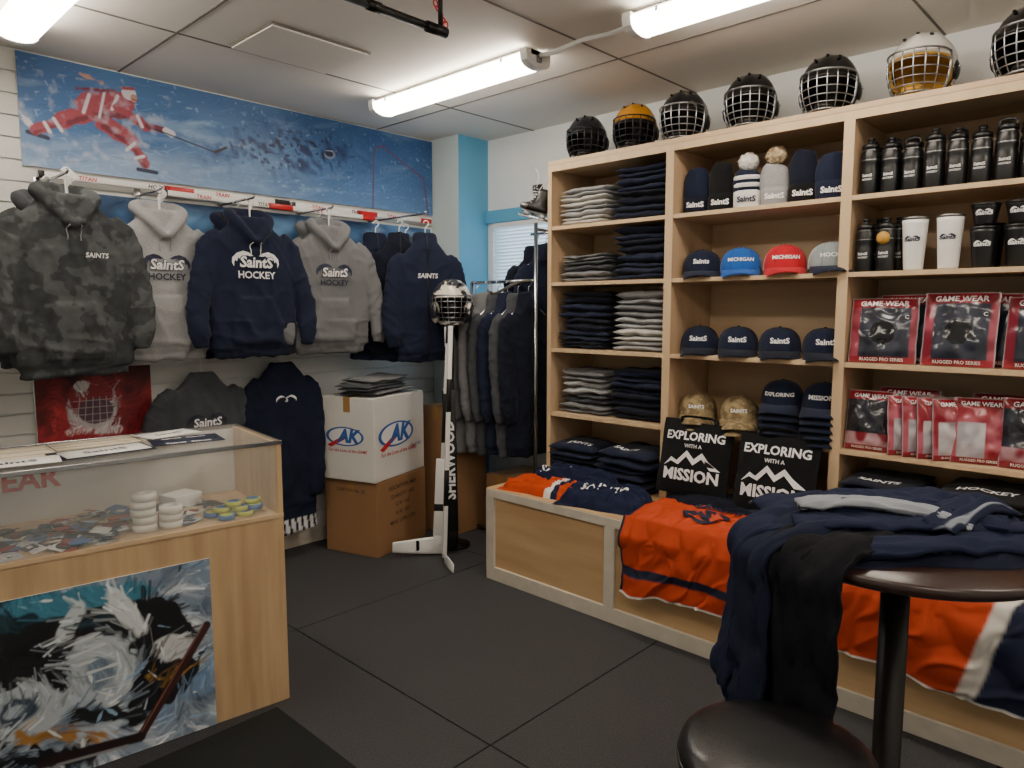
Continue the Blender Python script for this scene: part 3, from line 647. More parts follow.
def tote(M,seed):
    b=B('tote_bag')
    def P(sg):
        def f(u,v):
            x=(u-.5)*.37*(1+.03*nz(v*3,seed)); e=(1-abs(2*u-1)**4)*(1-abs(2*v-1)**4); return (x,sg*(.004+.028*e+.008*e*nz(u*5+seed,v*5,sg)),v*.37+.008*math.sin(u*5+seed)*v)
        return f
    for sg in(-1,1):
        g=sheet(26,26,P(sg)); b.add((g[0],g[1]),c_black)
        if sg<0: bv=bvh((g[0],g[1]))
    F=FR((0,0,.18))
    b.add(project(textgeo('EXPLORING',.058,.028),F@T(0,.11,0),bv,.004),m_txtw,smooth=False)
    b.add(project(textgeo('WITH A',.026,.015),F@T(0,.062,0),bv,.004),m_txtw,smooth=False)
    b.add(project(textgeo('MISSION',.078,.035),F@T(0,-.085,0),bv,.004),m_txtw,smooth=False)
    mt=[(-.15,-.045),(-.11,0),(-.08,-.015),(-.03,.04),(.01,.0),(.05,.035),(.09,-.005),(.15,-.045),(.1,-.045),(.05,.005),(.01,-.03),(-.03,.01),(-.07,-.035),(-.11,-.02)]
    b.add(project((A([(x,y,0) for x,y in mt]),[tuple(range(len(mt)))]),F,bv,.004),m_txtw,smooth=False)
    for sg in(-1,1): b.add(tube(cr([(-.09,sg*.01,.35),(-.08,sg*.02,.385),(0,sg*.03,.39),(.08,sg*.02,.385),(.09,sg*.01,.35)],5),.008,6,flat=.3),c_black)
    b.done(M)
tote(T(3.10,1.73,ZB+.065)@R(-PI/2+.05)@R(math.radians(-14),'X'),1.1)
tote(T(3.08,1.31,ZB+.055)@R(-PI/2+.02)@R(math.radians(-14),'X'),3.7)
heap('folded_clothes_pile',T(3.14,1.50,ZB+.002)@RS,.74,.24,.09,23,lambda u,v:lin('131725'))
stack('folded_t_shirts',T(3.32,.90,ZB+.002)@RS,[c_black,c_navy2,c_black,c_navy2],.32,.40,.25,400,lg=('SAINTS',.05,0,-.12),jit=.015)
stack('folded_t_shirts',T(3.33,.52,ZB+.002)@RS,[c_black,c_char,c_navy2,c_black],.36,.42,.27,430,lg=('HOCKEY',.05,0,-.12),jit=.015)
stack('folded_t_shirts',T(3.33,.02,ZB+.002)@RS,[c_black,c_navy2,c_black],.38,.42,.22,460)
stack('folded_t_shirts',T(2.98,.98,ZB+.002)@RS,[c_navy2,c_navy],.30,.30,.10,480,jit=.02)

# ------------------------------------------------------------------ caps
def cap_geo(H=.108,a=.086,bb=.098):
    def P(u,v):
        th=u*2*PI; ph=v*PI/2
        r=math.sin(ph)**.8; fx=math.sin(th); fy=-math.cos(th); f=max(0,-fy)
        z=H*(math.cos(ph)**.72)*(1+.05*f*math.sin(ph*2))
        return (a*r*fx,bb*r*fy+.006*f*(1-v),z+.016)
    g=sheet(33,13,P); return g[0],g[1]
def brim_geo():
    def P(s):
        def f(u,v):
            t=(u*2-1); th=t*math.radians(68); ex=.088*v*(math.cos(t*PI/2)**.42 if abs(t)<1 else 0)
            x=.087*math.sin(th)*(1+.06*v); y=-.099*math.cos(th)-ex
            return (x,y,.022-.024*t*t*v-.022*v*v*1.0+ s*.002)
        return f
    g1=sheet(21,8,P(1)); g2=sheet(21,8,P(-1)); return join((g1[0],g1[1]),(g2[0],g2[1]))
CG=cap_geo(); BG=brim_geo()
def capobj(M,mc,mb,txt='S',mt=None,ts=.05,mesh=None,n=1):
    b=B('baseball_cap')
    for k in range(n):
        Z=T(0,0,k*.03)
        if mesh:
            v,f=CG; fr=[q for q in f if np.mean([v[i][1] for i in q])<-.01]; bk=[q for q in f if not np.mean([v[i][1] for i in q])<-.01]
            b.add((v,fr),mc,Z); b.add((v,bk),mesh,Z)
        else: b.add(CG,mc,Z)
        b.add(BG,mb,Z)
        b.add(tube([(.0875*math.sin(a),-.0995*math.cos(a),.021) for a in np.linspace(-1.15,1.15,15)],.0016,4),m_blackp,Z)
        for a in range(6):
            th=a*PI/3+PI/6; P=[(.0865*math.sin(p)**.8*math.sin(th),.0985*math.sin(p)**.8*-math.cos(th),.0166+.108*math.cos(p)**.72*(1+.05*max(0,math.cos(th))*math.sin(2*p))) for p in np.linspace(.05,PI/2,9)]
            b.add(tube(P,.001,4),mc,Z)
        b.add(ell((0,0,.125),.008,.008,.005,10,6),mb,Z)
        b.add(project(textgeo(txt,ts,.03),Z@FR((0,0,.068)),bvh(tr(CG,Z)),.003),mt or m_txtw,smooth=False)
    b.done(M@Sc(1.12,1.12,1.08))
c_royal=cloth('royal','2358a6'); c_red=cloth('red','b3202c'); c_whitec=cloth('white','d8d8d6'); c_tan=mat('cloth_tan_camo','7b6a4e',.9,col2='a08e6a',vs=30,lo=.45,hi=.55,var=.1,spec=.2); c_grayc=cloth('capgray','8a9496')
CX=3.345
for y,a in zip([1.83,1.62,1.40,1.19],[(c_navy,c_navy,'Saints',None,.03,None),(c_royal,c_royal,'MICHIGAN',None,.022,c_whitec),(c_red,c_red,'MICHIGAN',None,.022,c_whitec),(c_grayc,c_navy,'HOCKEY',m_txtw,.024,c_whitec)]):
    capobj(T(CX,y,1.668)@R(-PI/2+.45),a[0],a[1],a[2],a[3],a[4],a[5])
for y in (1.83,1.62,1.41,1.20): capobj(T(CX,y,1.283)@R(-PI/2+.4),c_navy,c_navy2,'SaintS',None,.032)
for y in (1.83,1.60): capobj(T(CX,y,.903)@R(-PI/2+.4),c_tan,c_tan,'SAINTS',m_txtw,.022,n=2)
capobj(T(CX,1.385,.903)@R(-PI/2+.2),c_navy,c_navy,'EXPLORING',m_txtw,.022,n=5); capobj(T(CX,1.19,.903)@R(-PI/2+.2),c_navy,c_navy,'MISSION',m_txtw,.026,n=5)
# ------------------------------------------------------------------ toques
def toque(M,m,mc,pom=None,stripe=False,H=.2):
    b=B('knit_beanie')
    pr=[(0.0,.0),(.060,.0),(.066,.01),(.067,.06),(.065,.082),(.058,.086)]
    g=lathe(pr,28); v=g[0]; v[:,1]*=.68
    for i,p in enumerate(v): v[i,0]+=.006*nz(p[2]*20,H*60,p[1]*9)
    b.add((v,g[1]),mc)
    pr=[(.058,.06),(.063,.09),(.064,.12),(.061,.15),(.055,.175),(.042,.19),(.020,.196),(0,.197)]
    pr=[(r,.06+(z-.06)*(H-.06)/.137) for r,z in pr]
    g=lathe(pr,56); v=g[0].copy(); v[:,1]*=.55
    for i,p in enumerate(v):
        a=math.atan2(p[1],p[0]); k=1+.025*math.cos(a*28)+.20*nz(p[2]*14,a,H*40); v[i,0]*=k; v[i,1]*=k
        v[i,0]+=.03*nz(p[2]*9,H*50)*min(1,max(0,(p[2]-.08)/.06)); v[i,2]+=.016*nz(p[0]*22,H*33)*(p[2]>.12)
    b.add((v,g[1]),m)
    if stripe:
        for zz in(.10,.135):
            g2=lathe([(.062,zz),(.0675,zz+.006),(.0675,zz+.014),(.062,zz+.02)],28); q=g2[0]; q[:,1]*=.68; b.add((q,g2[1]),mc)
    c0=lathe([(.0675,.01),(.068,.07)],28); q=c0[0]; q[:,1]*=.7; b.add(project(textgeo('SaintS',.036,.04),FR((0,0,.042)),bvh((q,c0[1])),.003),m_txtw if mc is not c_whitec else m_txtn,smooth=False)
    if pom:
        v,f=ell((0,0,H+.03),.045,.040,.042,36,24); c=np.array([0,0,H+.03])
        v=np.array([c+(p-c)*(1+.3*nz(*(p*260))) for p in v]); b.add((v,f),pom)
    b.done(M)
pomw=mat('fur_white','d9d6d0',.95,var=.1,vs=60,bump=1,bs=300); pomb=mat('fur_tan','8a7458',.95,col2='c9b694',vs=50,bump=1,bs=300)
for y,a in zip([1.845,1.71,1.575,1.44,1.31,1.185],[(c_navy,c_navy2,None,False,.225),(c_black,c_black,None,False,.235),(c_navy,c_whitec,pomw,True,.19),(c_lgray,c_lgray,pomb,False,.20),(c_navy2,c_black,None,False,.235),(c_navy,c_navy,None,False,.21)]):
    toque(T(3.30,y,1.981)@R(-PI/2+.3),a[0],a[1],a[2],a[3],a[4])
    if y!=1.575: toque(T(3.42,y,1.981)@R(-PI/2+.3),c_navy2,c_navy2,None,False,.2)
# ------------------------------------------------------------------ helmets
def helmet(M,ms,mcage,inner=None,goalie=False,s=1.0,name='hockey_helmet'):
    b=B(name); a,bb,c=.112,.138,.125; z0=.125
    def pm(th):
        f=math.cos(th)
        if f>.35: return math.radians(84-6*(f-.35))
        return math.radians(np.interp(f,[-1,-.2,.1,.35],[122,125,120,84]))
    def P(k):
        def f(u,v):
            th=u*2*PI-PI; ph=v*pm(th); sp=math.sin(ph)
            rid=1+.025*math.cos(th*6)*math.sin(ph*2)**2 if k==1 else 1
            return (a*k*rid*sp*math.sin(th),-bb*k*rid*sp*math.cos(th)+.01,z0+c*k*math.cos(ph)*rid)
        return f
    g=sheet(49,16,P(1)); b.add((g[0],g[1]),ms); g=sheet(49,14,P(.93)); b.add((g[0],g[1]),inner or m_blackp)
    rim=[P(.965)(u,1) for u in np.linspace(0,1,60)]; b.add(tube(rim[:-1],.006,6,closed=True),inner or m_blackp)
    for sx in(-.045,0,.045):
        for yy in(-.055,0.03): 
            zz=z0+c*math.sqrt(max(.01,1-(sx/a)**2-((yy-.01)/bb)**2)); b.add(ell((sx,yy,zz-.001),.007,.022,.006,10,6),m_blackp)
    for sg in(-1,1):
        b.add(ell((sg*.108,.02,.10),.012,.032,.036,14,8),m_blackp); b.add(ell((sg*.119,.02,.11),.005,.007,.007,8,6),m_chrome)
        b.add(tube(cr([(sg*.10,.015,.07),(sg*.08,-.04,.015),(sg*.03,-.09,.008)],5),.005,6,flat=.4),m_blackp)
    def C(th,ph): return (.108*math.sin(th)*math.sin(ph)**.6,.005-.165*math.cos(th)**.8*math.sin(ph)**.55,z0+.135*math.cos(ph))
    ths=np.radians([-78,-52,-30,-10,10,30,52,78]); phs=np.radians([76,90,103,116,129,143])
    for t in ths: b.add(tube([C(t,p) for p in np.linspace(phs[0],phs[-1],9)],.0024,6),mcage)
    for p in phs: b.add(tube([C(t,p) for t in np.linspace(ths[0],ths[-1],19)],.0024 if p not in(phs[0],phs[-1]) else .004,6),mcage)
    b.add(tube([C(math.radians(80),p) for p in np.linspace(phs[0],phs[-1],8)],.004,6),mcage); b.add(tube([C(math.radians(-80),p) for p in np.linspace(phs[0],phs[-1],8)],.004,6),mcage)
    b.add(ell((0,-.095,.03),.038,.03,.018,14,8),inner or m_blackp)
    if goalie:
        b.add(loft([sring((0,-.01,.02),(1,0,0),(0,1,0),.09,.11,20),sring((0,-.02,.0),(1,0,0),(0,1,0),.06,.10,20)]),ms)
        for sg in(-1,1): b.add(ell((sg*.09,-.05,.07),.025,.065,.06,14,10),ms)
    b.done(M@Sc(s,s,s))
m_hn=mat('helmet_navy','11151f',.25,coat=.5); m_hk=mat('helmet_black','0e0e10',.25,coat=.5); m_ho=mat('helmet_gold','c98a1c',.25,coat=.5); m_hw=mat('helmet_white','d9d7d0',.25,coat=.5); m_cg=mat('cage_steel','9fa2a6',.3,1); m_cb=mat('cage_black','2a2a2d',.35,.5); m_gold=mat('foam_gold','b58a34',.6)
m_hg=mat('mask_paint','d8d2c4',.3,col2='20222a',vs=14,lo=.48,hi=.53,coat=.5)
m_hgk=mat('mask_paint_dark','14161c',.3,col2='9a8f7c',vs=14,lo=.55,hi=.62,coat=.5)
hl=[(2.60,m_hn,m_cb,None,1.04,-.5),(2.27,m_ho,m_cb,None,1.06,-.45),(1.97,m_hgk,m_cg,None,1.08,-.3),(1.61,m_hk,m_cg,None,1.1,-.35),(1.24,m_hk,m_cg,None,1.1,-.2),(.87,m_hw,m_cg,m_gold,1.1,.05),(.50,m_hk,m_cg,None,1.14,0)]
for y,ms,mc,inn,s,a in hl: helmet(T(3.37,y,ZT+.002)@R(-PI/2-a*.9),ms,mc,inn,s=s)
# ------------------------------------------------------------------ bottles etc
def bottle(M,h=.21,knob=True,tag=False,name='sports_bottle'):
    b=B(name)
    pr=[(0,0),(.034,0),(.036,.006),(.036,h*.45),(.033,h*.5),(.036,h*.55),(.036,h*.72),(.030,h*.78),(.030,h*.80),(.034,h*.80),(.034,h*.88),(.026,h*.90),(.012,h*.92)]
    pr+= [(.012,h*.96),(.016,h*.97),(.015,h),(0,h)] if knob else [(.0,h*.92)]
    b.add(lathe(pr,24),m_blackp)
    b.add(lathe([(.0305,h*.775),(.0312,h*.79),(.0305,h*.80)],24),m_metal)
    b.add(lathe([(.0362,h*.60),(.0366,h*.61),(.0362,h*.62)],24),m_metal)
    cy_=lathe([(.0362,h*.1),(.0362,h*.7)],24); b.add(project(textgeo('SaintS',.016,.03),FR((0,0,h*.34)),bvh(cy_),.001),m_txtw,smooth=False); b.add(project(textgeo('HOCKEY',.010,.02),FR((0,0,h*.27)),bvh(cy_),.001),m_txtw,smooth=False)
    if not knob: b.add(tube(cr([(-.028,0,h*.86),(-.022,0,h*.97),(.022,0,h*.97),(.028,0,h*.86)],5),.005,8),m_blackp)
    if tag: b.add(lathe([(0,0),(.026,0),(.026,.002),(0,.002)],20),m_gold,T(0,-.039,h*.62)@R(PI/2,'X'))
    b.done(M)
for k,y in enumerate(np.linspace(1.02,.30,10)):
    bottle(T(3.27,y,1.981)@R(-PI/2),.235-.01*(k%3),k%4!=2)
    bottle(T(3.37,y+.02,1.981)@R(-PI/2),.24,k%3!=1)
for y,tg in((1.02,False),(.94,True)): bottle(T(3.26,y,1.661)@R(-PI/2),.22,True,tg)
for y in(1.0,.92): bottle(T(3.37,y,1.661)@R(-PI/2),.23)
def tumbler(M,m,h=.17,lid=True):
    b=B('travel_tumbler'); b.add(lathe([(0,0),(.034,0),(.036,.008),(.047,h*.9),(.049,h),(.045,h),(.0,h*.98)],32),m)
    b.add(lathe([(.0,h-.002),(.050,h-.002),(.050,h+.008),(.03,h+.012),(0,h+.012)],32),m_metal if m is m_white else m_blackp)
    cn=lathe([(.0375,.02),(.0475,h*.9)],32)
    b.add(project(textgeo('SaintS',.022,.04,.2),FR((0,0,h*.6)),bvh(cn),.001),m_txtn if m is m_white else m_txtw,smooth=False)
    for sg in(-1,1): b.add(project((A([(x*.016,y*.014,0) for x,y in wing(sg)]),[tuple(range(16))]),FR((0,0,h*.6)),bvh(cn),.0008),m_txtn if m is m_white else m_txtw,smooth=False)
    b.done(M)
tumbler(T(3.27,.835,1.661)@R(-PI/2),m_white,.205); tumbler(T(3.27,.71,1.661)@R(-PI/2),m_white,.205)
for y in(.595,.485,.375): tumbler(T(3.28,y,1.661)@R(-PI/2),m_blackp,.15); tumbler(T(3.40,y,1.661)@R(-PI/2),m_blackp,.17)
for y in(.595,.485): tumbler(T(3.28,y,1.661+.163)@R(-PI/2),m_blackp,.075)
def pack(M,w,h,kind,seed):
    b=B('packaged_jersey')
    def colr(u,v):
        n=nz(u*4+seed,v*4,seed); f=min(1,max(0,n*3+.5))
        if v>.985 or u<.012 or u>.988: return lin('a9a4a8')
        if v>.84: return mixc('7d1b27','93222f',f)
        if v<.09: return mixc('84202c','962a37',f)
        if kind==0:
            d=math.hypot((u-.5)*w,(v-.46)*h)
            if d<.05: return lin('101116')
            if d<.055: return lin('3c404c')
            if u<.15 or u>.89: return mixc('7a2030','a2485a',f)
            return mixc('242834','343846',f)
        if kind==1:
            if .1<u<.6 and v<.62: return mixc('c0bdc1','a5a0a8',f)
            return mixc('8c2230','b05a68',f)
        return mixc('202229','2e313b',f) if v>.30 else mixc('7e1f2c','b08a92',f)
    def P(sg):
        def f(u,v):
            e=(1-abs(2*u-1)**3)*(1-abs(2*v-1)**4); return ((u-.5)*w*(1+.02*nz(v*5,seed)),sg*(.002+.028*e+.010*e*nz(u*5+seed,v*6,seed)),v*h)
        return f
    for sg in(-1,1):
        g=sheet(44,50,P(sg),colr); b.add((g[0],g[1]),m_film,col=g[2])
        if sg<0: bv=bvh((g[0],g[1]))
    b.add(project(textgeo('GAME WEAR',min(w*.125,.032),.02),FR((0,0,h*.905)),bv,.003),m_txtw,smooth=False)
    b.add(project(textgeo('RUGGED PRO SERIES',w*.07,.02),FR((0,0,h*.05)),bv,.003),m_txtw,smooth=False)
    if kind==0: b.add(project(textgeo('C',.022,.02),FR((w*.34,0,h*.7)),bv,.003),m_txtw,smooth=False)
    b.done(M)
for k,y in enumerate((.93,.655,.38)): pack(T(3.245,y,1.277)@R(-PI/2+.12*(1-k))@R(math.radians(-9),'X'),.255,.275+.02*(k==1),0,k*3.3); pack(T(3.33,y-.07,1.277)@R(-PI/2-.15)@R(math.radians(-7),'X'),.25,.29,0,k*3.3+9)
pack(T(3.24,.965,.897)@R(-PI/2)@R(math.radians(-9),'X'),.19,.26,2,2)
for k,y in enumerate((.81,.755,.70,.645)): pack(T(3.26,y,.897)@R(-PI/2+.8)@R(math.radians(-5),'X'),.18,.25,1,k*2.1)
pack(T(3.25,.56,.897)@R(-PI/2+.2)@R(math.radians(-9),'X'),.19,.26,1,8); pack(T(3.25,.38,.897)@R(-PI/2)@R(math.radians(-9),'X'),.23,.27,2,5)
pack(T(3.37,.85,.897)@R(-PI/2)@R(math.radians(-5),'X'),.24,.27,1,12); pack(T(3.37,.5,.897)@R(-PI/2)@R(math.radians(-5),'X'),.24,.27,1,14)

def skate(M):
    b=B('ice_skate')
    rs=[]
    for x,rx,ry,z in[(0,.10,.035,.06),(0,.115,.038,.08),(-.0,.11,.037,.10)]: rs.append(sring((x,0,z),(1,0,0),(0,1,0),rx,ry,20,2.4))
    rs+= [sring((.02,0,.125),(1,0,0),(0,1,0),.075,.033,20),sring((.04,0,.16),(1,0,0),(0,1,0),.055,.034,20),sring((.045,0,.21),(1,0,0),(0,1,0),.055,.038,20),sring((.05,0,.235),(1,0,0),(0,1,0),.052,.036,20)]
    b.add(loft(rs),m_blackp); b.add(ell((-.085,0,.083),.04,.036,.028,14,8),m_metal)
    b.add(box(.20,.022,.02,(0,0,.05),.004),m_metal); b.add(box(.05,.02,.03,(-.06,0,.03),.004),m_metal); b.add(box(.05,.02,.03,(.065,0,.03),.004),m_metal)
    b.add(box(.25,.004,.018,(0,0,.01),.0015),m_chrome)
    for k in range(5): b.add(tube([(-.045+.012*k,-.03,.115+.022*k),(-.055+.012*k,0,.125+.022*k),(-.045+.012*k,.03,.115+.022*k)],.0035,6),m_white)
    b.add(tube(cr([(.0,-.02,.22),(.03,-.03,.30),(.05,0,.36)],4),.0025,6),m_white)
    b.done(M)
skate(T(3.15,2.82,2.03)@R(math.radians(-35))@R(math.radians(12),'Y')@Sc(.75,.75,.75)); skate(T(3.24,2.86,2.06)@R(math.radians(10))@R(math.radians(-14),'Y')@Sc(.75,.75,.75))

# rack with jackets in corner
b=B('clothes_rack'); 
b.add(tube([(3.30,2.93,0),(3.30,2.93,2.03)],.0125,12),m_chrome); b.add(tube([(3.30,3.50,0),(3.30,3.50,1.68)],.0125,12),m_chrome)
b.add(tube([(3.30,2.93,1.68),(3.30,3.5,1.68)],.011,12),m_chrome); b.add(tube(cr([(3.30,2.96,1.68),(3.2,3.0,1.665),(3.05,3.03,1.60),(3.0,3.04,1.615)],4),.009,8),m_chrome)
b.add(tube([(3.30,2.93,1.99),(3.5,2.93,1.99)],.009,12),m_chrome); b.add(tube([(3.5,2.93,1.99),(3.5,3.15,1.99)],.009,12),m_chrome)
for y in(2.93,3.50): b.add(tube([(3.1,y,.02),(3.5,y,.02)],.012,10),m_chrome)
b.add(tube([(3.3,2.93,.02),(3.3,3.5,.02)],.012,10),m_chrome)
b.done(recenter=True)
for k,(y,m) in enumerate([(3.0,c_navy2),(3.07,c_char),(3.14,c_navy),(3.21,c_char),(3.29,c_gray),(3.37,c_gray)]):
    garment('hanging_jacket',T(3.31-.02*k,y,1.56)@R(-.25+.06*math.sin(k*2)),'jacket',m,None,seed=10+(k%2),W=.165,L_=.98,sl=.70,spread=-.01,thick=.9,hk=m_chrome)
garment('hanging_jacket',T(3.50,3.02,1.87)@R(-.5),'jacket',c_navy,None,seed=10,W=.165,L_=.98,sl=.70,spread=-.01,thick=.9,hk=m_chrome)
garment('hanging_jacket',T(3.50,3.11,1.87)@R(-.5),'jacket',c_navy2,None,seed=11,W=.165,L_=.98,sl=.70,spread=-.01,thick=.9,hk=m_chrome)

def gstick(M,m,mt,txt,H=1.35,pad=.62,bl=.30):
    b=B('goalie_stick')
    b.add(box(.026,.02,H-pad,(0,0,pad+(H-pad)/2),.004),m); b.add(box(.080,.022,pad-.12,(0,0,.12+(pad-.12)/2),.006),m)
    b.add(loft([sring((.03,0,.06),(0,1,0),(0,0,1),.011,.055,12,4),sring((-.05,0,.058),(0,1,0),(0,0,1),.010,.054,12,4),sring((-bl*.6,-.01,.05),(0,1,0),(0,0,1),.008,.044,12,4),sring((-bl,-.04,.052),(0,1,0),(0,0,1),.006,.032,12,4)]),m)
    b.add(box(.074,.021,.1,(0,0,.10),.004),m)
    if txt: b.add(textgeo(txt,.085,.03),mt,frame((0,-.0125,.12+pad*.45),(0,0,1),(-1,0,0)),smooth=False)
    else:
        b.add(box(.081,.0225,.05,(0,0,.30),.004),m_blackp); b.add(box(.028,.0225,.30,(0,0,pad+.25),.003),m_blackp)
    b.add(box(.03,.024,.12,(0,0,H-.06),.004),m_txtw if m is m_blackp else m_blackp)
    b.done(M)
gstick(T(2.76,3.24,.003)@R(-.75)@R(math.radians(3),'Y'),m_white,m_txtk,None,1.42,.60,.28)
gstick(T(2.84,3.20,.02)@R(-.75)@R(math.radians(-1),'Y'),m_blackp,m_txtw,'SHERWOOD',1.38,1.0,.22)
b=B('hockey_stick'); b.add(box(.026,.02,1.38,(0,0,.72),.004),m_white); b.add(box(.027,.021,.22,(0,0,.45),.004),m_blackp); b.add(box(.027,.021,.2,(0,0,1.0),.004),m_blackp)
b.add(loft([sring((0,0,.05),(0,1,0),(1,0,0),.010,.014,12,4),sring((-.01,-.02,.035),(0,.3,1),(0,1,-.3),.03,.006,12,4),sring((-.02,-.12,.034),(0,0,1),(1,0,0),.032,.005,12,4),sring((-.03,-.22,.032),(0,0,1),(1,0,0),.026,.004,12,4)]),m_white)
b.done(T(2.70,3.12,0)@R(-.35)@R(math.radians(-2),'X')@R(math.radians(3),'Y'))
b=B('mask_stand'); b.add(lathe([(0,0),(.11,0),(.11,.012),(.02,.02),(.014,.03),(.014,1.5),(0,1.5)],24),m_blackm); b.add(ell((0,0,1.52),.06,.07,.09,16,10),m_blackp); b.done(T(2.95,3.32,0))
helmet(T(2.94,3.30,1.41)@R(-.75),m_hg,m_cg,goalie=True,s=1.12,name='goalie_mask')
stack('folded_clothes_pile',T(2.62,3.68,.981)@R(.35),[c_gray,c_char,c_gray],.44,.26,.10,500,jit=.03)

# ------------------------------------------------------------------ COUNTER
MCt=T(1.305,2.43,0)@R(math.radians(-7.2)); Lc=1.95; Dc=.50; zt=1.01; zd=.735
b=B('glass_display_counter')
b.box(-.02,0,0,Dc,0,zt-.004,m_lam,.001); b.box(-Lc,-Lc+.02,0,Dc,0,zt-.004,m_lam,.001)
b.box(-Lc+.02,-.02,.0,.018,0.0,zd-.02,m_lam); b.box(-Lc+.02,-.02,.0,Dc,zd-.02,zd,m_lam,.001)
b.box(-Lc+.02,-.02,Dc-.015,Dc,0,zt-.01,mat('white_laminate','deddd8',.4))
b.box(-Lc,0,.0,Dc,zt-.004,zt+.004,m_glass); b.box(-Lc+.02,-.02,.004,.010,zd,zt-.005,m_glass)
b.box(-Lc,.002,-.004,.004,zt-.009,zt+.006,m_chrome,.001); b.box(-.004,.004,-.002,Dc,zt-.009,zt+.006,m_chrome,.001); b.box(-Lc,.0,Dc-.012,Dc+.002,zt-.012,zt+.006,m_chrome,.001)
b.box(-Lc,0,-.004,.004,zd-.012,zd+.004,m_pine,.001)
b.add(textgeo('GEAR',.10,.03),m_txtr,frame((-.78,Dc-.017,zd+.15),(1,0,0),(0,0,1)),smooth=False)
b.done(MCt)
def cp(x,y):
    c=Cv(x,y,'8090a4')
    c.mix((fb(x*5+y*8,y*11-x*6,5)-.42)*4,'b4c2ce'); c.mix((fb(x*8-y*9,y*6+x*7,8)-.55)*5,'46586e'); c.mix((fb(x*13+y*8,y*15,18)-.62)*5,'dfe5e9'); c.mix((fb(x*9,y*12,28)-.62)*5,'6f8db0')
    c.ell((.20,.55),.24,.05,'a8a83c',.2,.1,.6)
    c.ell((.52,.52),.36,.11,'18323e',.08,-.12,.5); c.ell((.66,.57),.24,.045,'3f7f98',.15,-.1,.7); c.ell((.40,.47),.2,.045,'2b6480',.2,.1,.9); c.ell((.55,.50),.25,.02,'12181e',.2,.15,.9)
    c.ell((.60,.40),.22,.12,'0f1116',.06,-.3,.4); c.ell((.42,.30),.14,.15,'14161c',.06,.3,.4); c.ell((.86,.42),.14,.10,'121419',.06,-.7,.4); c.ell((.88,.22),.12,.09,'14161d',.06,.5,.4)
    c.ell((.70,.33),.10,.13,'b4bec6',.1,.3,.6); c.ell((.70,.31),.05,.07,'6d7f92',.3,.5,.8); c.ell((.48,.26),.115,.085,'b2bcc4',.1,.1,.7); c.ell((.47,.26),.065,.05,'394858',.2,.1,.8); c.ell((.46,.265),.035,.022,'a9b6c0',.3,.1,.8); c.ell((.78,.50),.035,.11,'d2d8dc',.2,.5,.5); c.ell((.62,.50),.03,.08,'c2cbd0',.2,-.5,.5)
    c.ell((.92,.33),.08,.05,'c9cdd0',.15,-.4,.6); c.cap((.48,.17),(.68,.10),.026,'a87a3e',.02,.08); c.cap((.84,.25),(.92,.21),.022,'b98d36',.015,.06)
    c.cap((.28,.15),(.62,.06),.042,'14181d',.01,.07); c.cap((.33,.10),(.55,.03),.02,'c4cad0',.012,.08); c.cap((.30,.17),(.50,.11),.008,'8fa3b6',.012,.06)
    c.cap((.20,.30),(.24,.05),.028,'181c22',.01,.05); c.cap((.62,.20),(.80,.12),.026,'181b20',.01,.05)
    c.strokes(1800,.045,.0045,lambda a,b_:.8+2.5*math.sin(a*6+1)*math.cos(b_*7),9,.55)
    rs=np.random.RandomState(4)
    for k in range(60):
        a=rs.rand()*3.1; p=(rs.rand()*1.05,.03+.58*rs.rand()); c.cap(p,(p[0]+.06*math.cos(a),p[1]+.05*math.sin(a)),.0022,['dfe4e6','8fb0cc','20303e','b4c4d0'][k%4],.004,.02,k)
    for k in range(6): c.cap((.60+.02*k,.43-.035*k),(.70+.015*k,.45-.04*k),.005,'cfd6da',.004,.01)
    c.cap((1.03,.38),(.80,.05),.017,'3c1f1c',.005); c.cap((1.02,.385),(.80,.06),.004,'8d5a4c',.004); c.cap((.80,.05),(.52,.075),.020,'24161a',.006); c.cap((.76,.035),(.56,.052),.007,'8e8f90',.005)
    return c.c
g,col=paint(1.05,.622,460,272,cp); b=B('skate_painting'); b.add(g,m_paint,col=col,smooth=False); b.box(0,1.05,.001,.006,0,.622,m_paper); b.done(MCt@T(-.275-1.05,-.007,.003),norm=False)
b=B('flyer_papers'); m_beige=mat('beige_card','c9bca6',.7)
for k,(x,y,a,w,d,m) in enumerate([(-1.0,.27,.03,.62,.36,m_txtn),(-.94,.30,-.02,.56,.28,m_beige),(-.55,.36,.1,.30,.18,m_beige),(-.56,.17,.12,.30,.17,m_txtn),(-.55,.17,.12,.26,.13,m_paper),(-.28,.20,-.08,.24,.17,m_txtn),(-.30,.37,.3,.20,.13,m_paper),(-.82,.10,-.05,.26,.13,m_paper)]):
    z=zt+.0050+.0014*k; b.add(box(w,d,.0012),m,T(x,y,z)@R(a))
    if m is m_beige:
        for sx,sy in((1,0),(-1,0)): b.add(box(.004,d*.9,.0004),m_txtk,T(x,y,z+.0007)@R(a)@T(sx*w*.46,0,0))
        for sy in(-1,-.33,.33,1): b.add(box(w*.92,.004,.0004),m_txtk,T(x,y,z+.0007)@R(a)@T(0,sy*d*.45,0))
    elif m is m_paper: b.add(textgeo('SaintS',w*.22,.03),m_txtn,T(x,y,z+.0008)@R(a),smooth=False)
    else:
        for q in(-1,1): b.add(textgeo('SaintS  SaintS',w*.12,.03),m_txtw,T(x,y,z+.0008)@R(a)@T(0,q*d*.30,0),smooth=False)
b.done(MCt)
b=B('patch_and_sticker_pile'); random.seed(3)
pc=['2a3c66','d9d9d4','8a2a30','30323a','b9bcc4','486a9a','c8b89a','1c2234','e6e6e6','6a7684','3f4450','a8553a']
pm=[mat('patch_'+c,c,.5,var=.3,vs=90) for c in pc]
